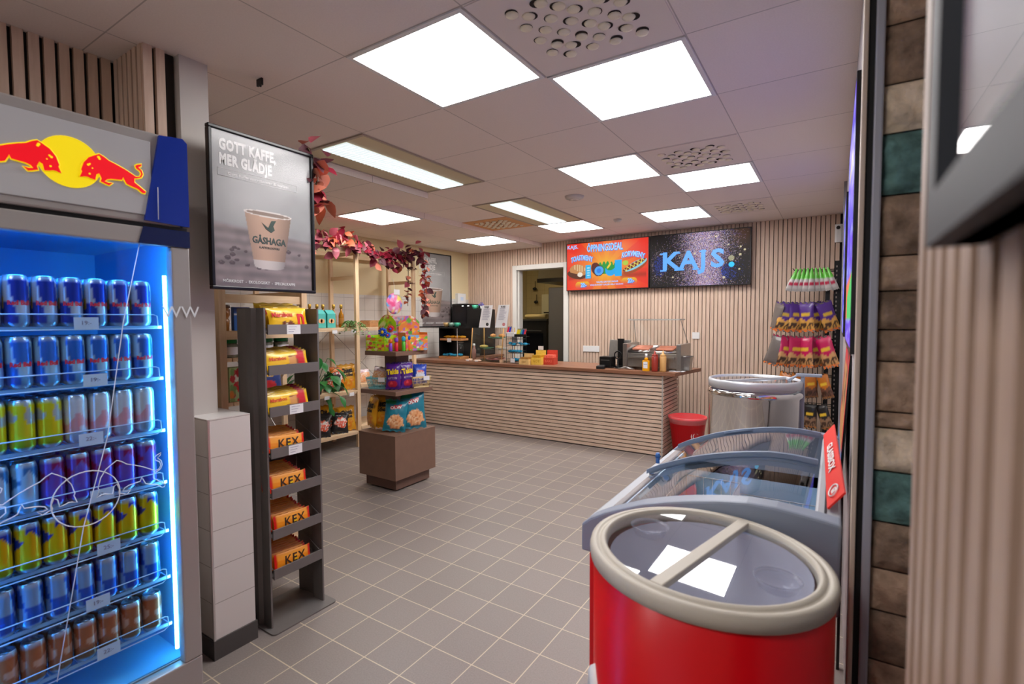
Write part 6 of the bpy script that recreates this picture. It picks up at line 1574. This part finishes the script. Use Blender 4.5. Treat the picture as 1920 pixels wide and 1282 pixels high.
def hang(proto, n, x0, x1, z, h_, nm, grp, rot=.5, yj=.05, sc=1.0):
    rs = random.Random(n*7+int(z*10))
    for q in range(n):
        x = x0+(x1-x0)*q/(n-1); tilt = .32*(1-2*q/(n-1)) if n > 2 else 0
        rz = rs.uniform(-rot, rot)+((2.8, .7, 0, -.9, .2, 0, 0, .8, 0)[q] if rot > .5 else 0)
        if math.cos(rz) < 0: tilt = -tilt
        hh = h_*sc
        place(proto, (x-math.cos(rz)*math.sin(tilt)*hh, RKY-.16-rs.uniform(0, yj)-math.sin(rz)*math.sin(tilt)*hh, z-hh*math.cos(tilt)), (0, tilt, rz), '%s, %s' % (nm, o9[q] if q < n-1 else 'rightmost'), grp, (sc*(.72 if proto is cone else 1), sc, sc))
hang(cone, 9, -.335, -.07, 1.85, .165, 'green tipped candy cone bag on the top hooks', 'green candy cones', .3, .03, 1.3)
hang(pb, 6, -.47, -.10, 1.52, .245, 'purple treat bag on the second hooks', 'purple treat bags', .6, .05, 1.15)
hang(kb_, 6, -.46, -.10, 1.185, .245, 'pink treat bag on the third hooks', 'pink treat bags', .6, .05, 1.2)
hang(ob, 4, -.40, -.10, .825, .23, 'orange brown treat bag on the fourth hooks', 'orange brown treat bags', .5)
hang(kk, 3, -.28, -.10, .53, .23, 'black treat bag on the lowest hooks', 'black treat bags', .5)

# ---------------------------------------------------------------- glowing and printed boards along the right wall
def neon(u, v):
    c = flat('#2a28d8', u); c = mixc(c, hx('#7a40f0'), vnoise(u, v*3, 6, 3)*1.); c = mixc(c, hx('#b0c0ff'), (vnoise(u, v*3, 14, 5) > .7)*.8)
    c = mixc(c, hx('#e0d060'), (ell(u, v, .5, .80, .3, .03))*.9)
    c = mixc(c, hx('#f06a40'), ((v < .30) & (v > .1))*1.); c = mixc(c, hx('#20c860'), ((v < .24+.1*(u-.5)) & (v > .10) & (u > .3))*1.)
    return c
t = thing('menu_screen', 'blue violet glowing menu screen on the right wall past the grey door frame', 'screen', (RX-.0125, 2.50, 1.72))
MB().box(0, .012, -.50, .50, -.46, .46).build('housing', m_black, t); panel('display', .96, .88, 40, 60, neon, print_mat('neon_print', .3, emis=.65), t, (-.001, 0, 0), FNX)
t = thing('menu_screen', 'second blue lit screen deeper along the right wall, beside the grey bars', 'screen', (RX-.0125, 4.25, 1.72))
MB().box(0, .012, -.40, .40, -.46, .46).build('housing', m_black, t); panel('display', .76, .88, 30, 50, lambda u, v: mixc(flat('#3a34e0', u), hx('#c8d0ff'), (vnoise(u, v*3, 10, 8) > .6)*.8), print_mat('neon_print', .3, emis=.65), t, (-.001, 0, 0), FNX)
t = thing('ice_cream_board', 'printed ice cream board leaning on the right wall behind the chest freezer', 'board', (0, 0, 0))
b = MB(); V = [(.026, 2.26, .0), (.026, 3.05, .0), (.051, 3.05, 1.24), (.051, 2.26, 1.24)]
V = [(.020, 2.24, .70), (.020, 3.02, .70), (.048, 3.02, 1.24), (.048, 2.24, 1.24)]
def bq(u, v):
    p = Vector(V[0]).lerp(Vector(V[1]), u); q = Vector(V[3]).lerp(Vector(V[2]), u); return tuple(p.lerp(q, v))
b.grid(bq, 30, 30); U = [(i/30, j/30) for j in range(31) for i in range(31)]; U = np.array(U)
def icb(u, v):
    c = flat('#c8202c', u); c = mixc(c, hx('#1c7ac8'), (v < .32)*1.); c = mixc(c, hx('#c08a50'), ((np.abs(u-.5) < .38) & (v > .25) & (v < .9))*1.); c = mixc(c, hx('#4a2a20'), ((vnoise(u, v, 9, 2) > .6) & (v > .5))*.9)
    return c
b.build('print', m_card, t, colors=icb(U[:, 0], U[:, 1]))
MB().add([(.022, 2.24, .70), (.022, 3.02, .70), (.05, 3.02, 1.24), (.05, 2.24, 1.24), (.03, 2.24, .70), (.03, 3.02, .70), (.0545, 3.02, 1.24), (.0545, 2.24, 1.24)], [(3, 2, 1, 0), (4, 5, 6, 7), (0, 1, 5, 4), (1, 2, 6, 5), (2, 3, 7, 6), (3, 0, 4, 7)]).build('backing', m_black, t)
for y in (2.3, 2.95): MB().box(.030, .040, y-.01, y+.01, 0, .72).build('leg', m_black, t)

# picture at the very right edge
t = thing('framed_picture', 'large grey framed picture on the slatted wall at the right edge of view', 'picture', (RX-.001, -.105, 1.972), rot=(0, 0, 0))
MB().box(-.012, 0, -.40, .405, -.56, .56).build('backing', mat('picture_backing', '#27292d', .5), t)
f = MB(); e = .022
f.box(-.020, 0, .405-e, .405, -.56, .56); f.box(-.020, 0, -.40, -.40+e, -.56, .56); f.box(-.020, 0, -.40+e, .405-e, .56-e, .56); f.box(-.020, 0, -.40+e, .405-e, -.56, -.56+e)
f.build('frame', mat('picture_frame', '#1d2128', .6), t)
panel('print', .76, 1.07, 40, 60, coffee(3), m_poster, t, (-.0125, .0, 0), FNX)
MB().add([(-.016, -.378, -.538), (-.016, .383, -.538), (-.016, .383, .538), (-.016, -.378, .538)], [(3, 2, 1, 0)]).build('glazing', m_glass, t)
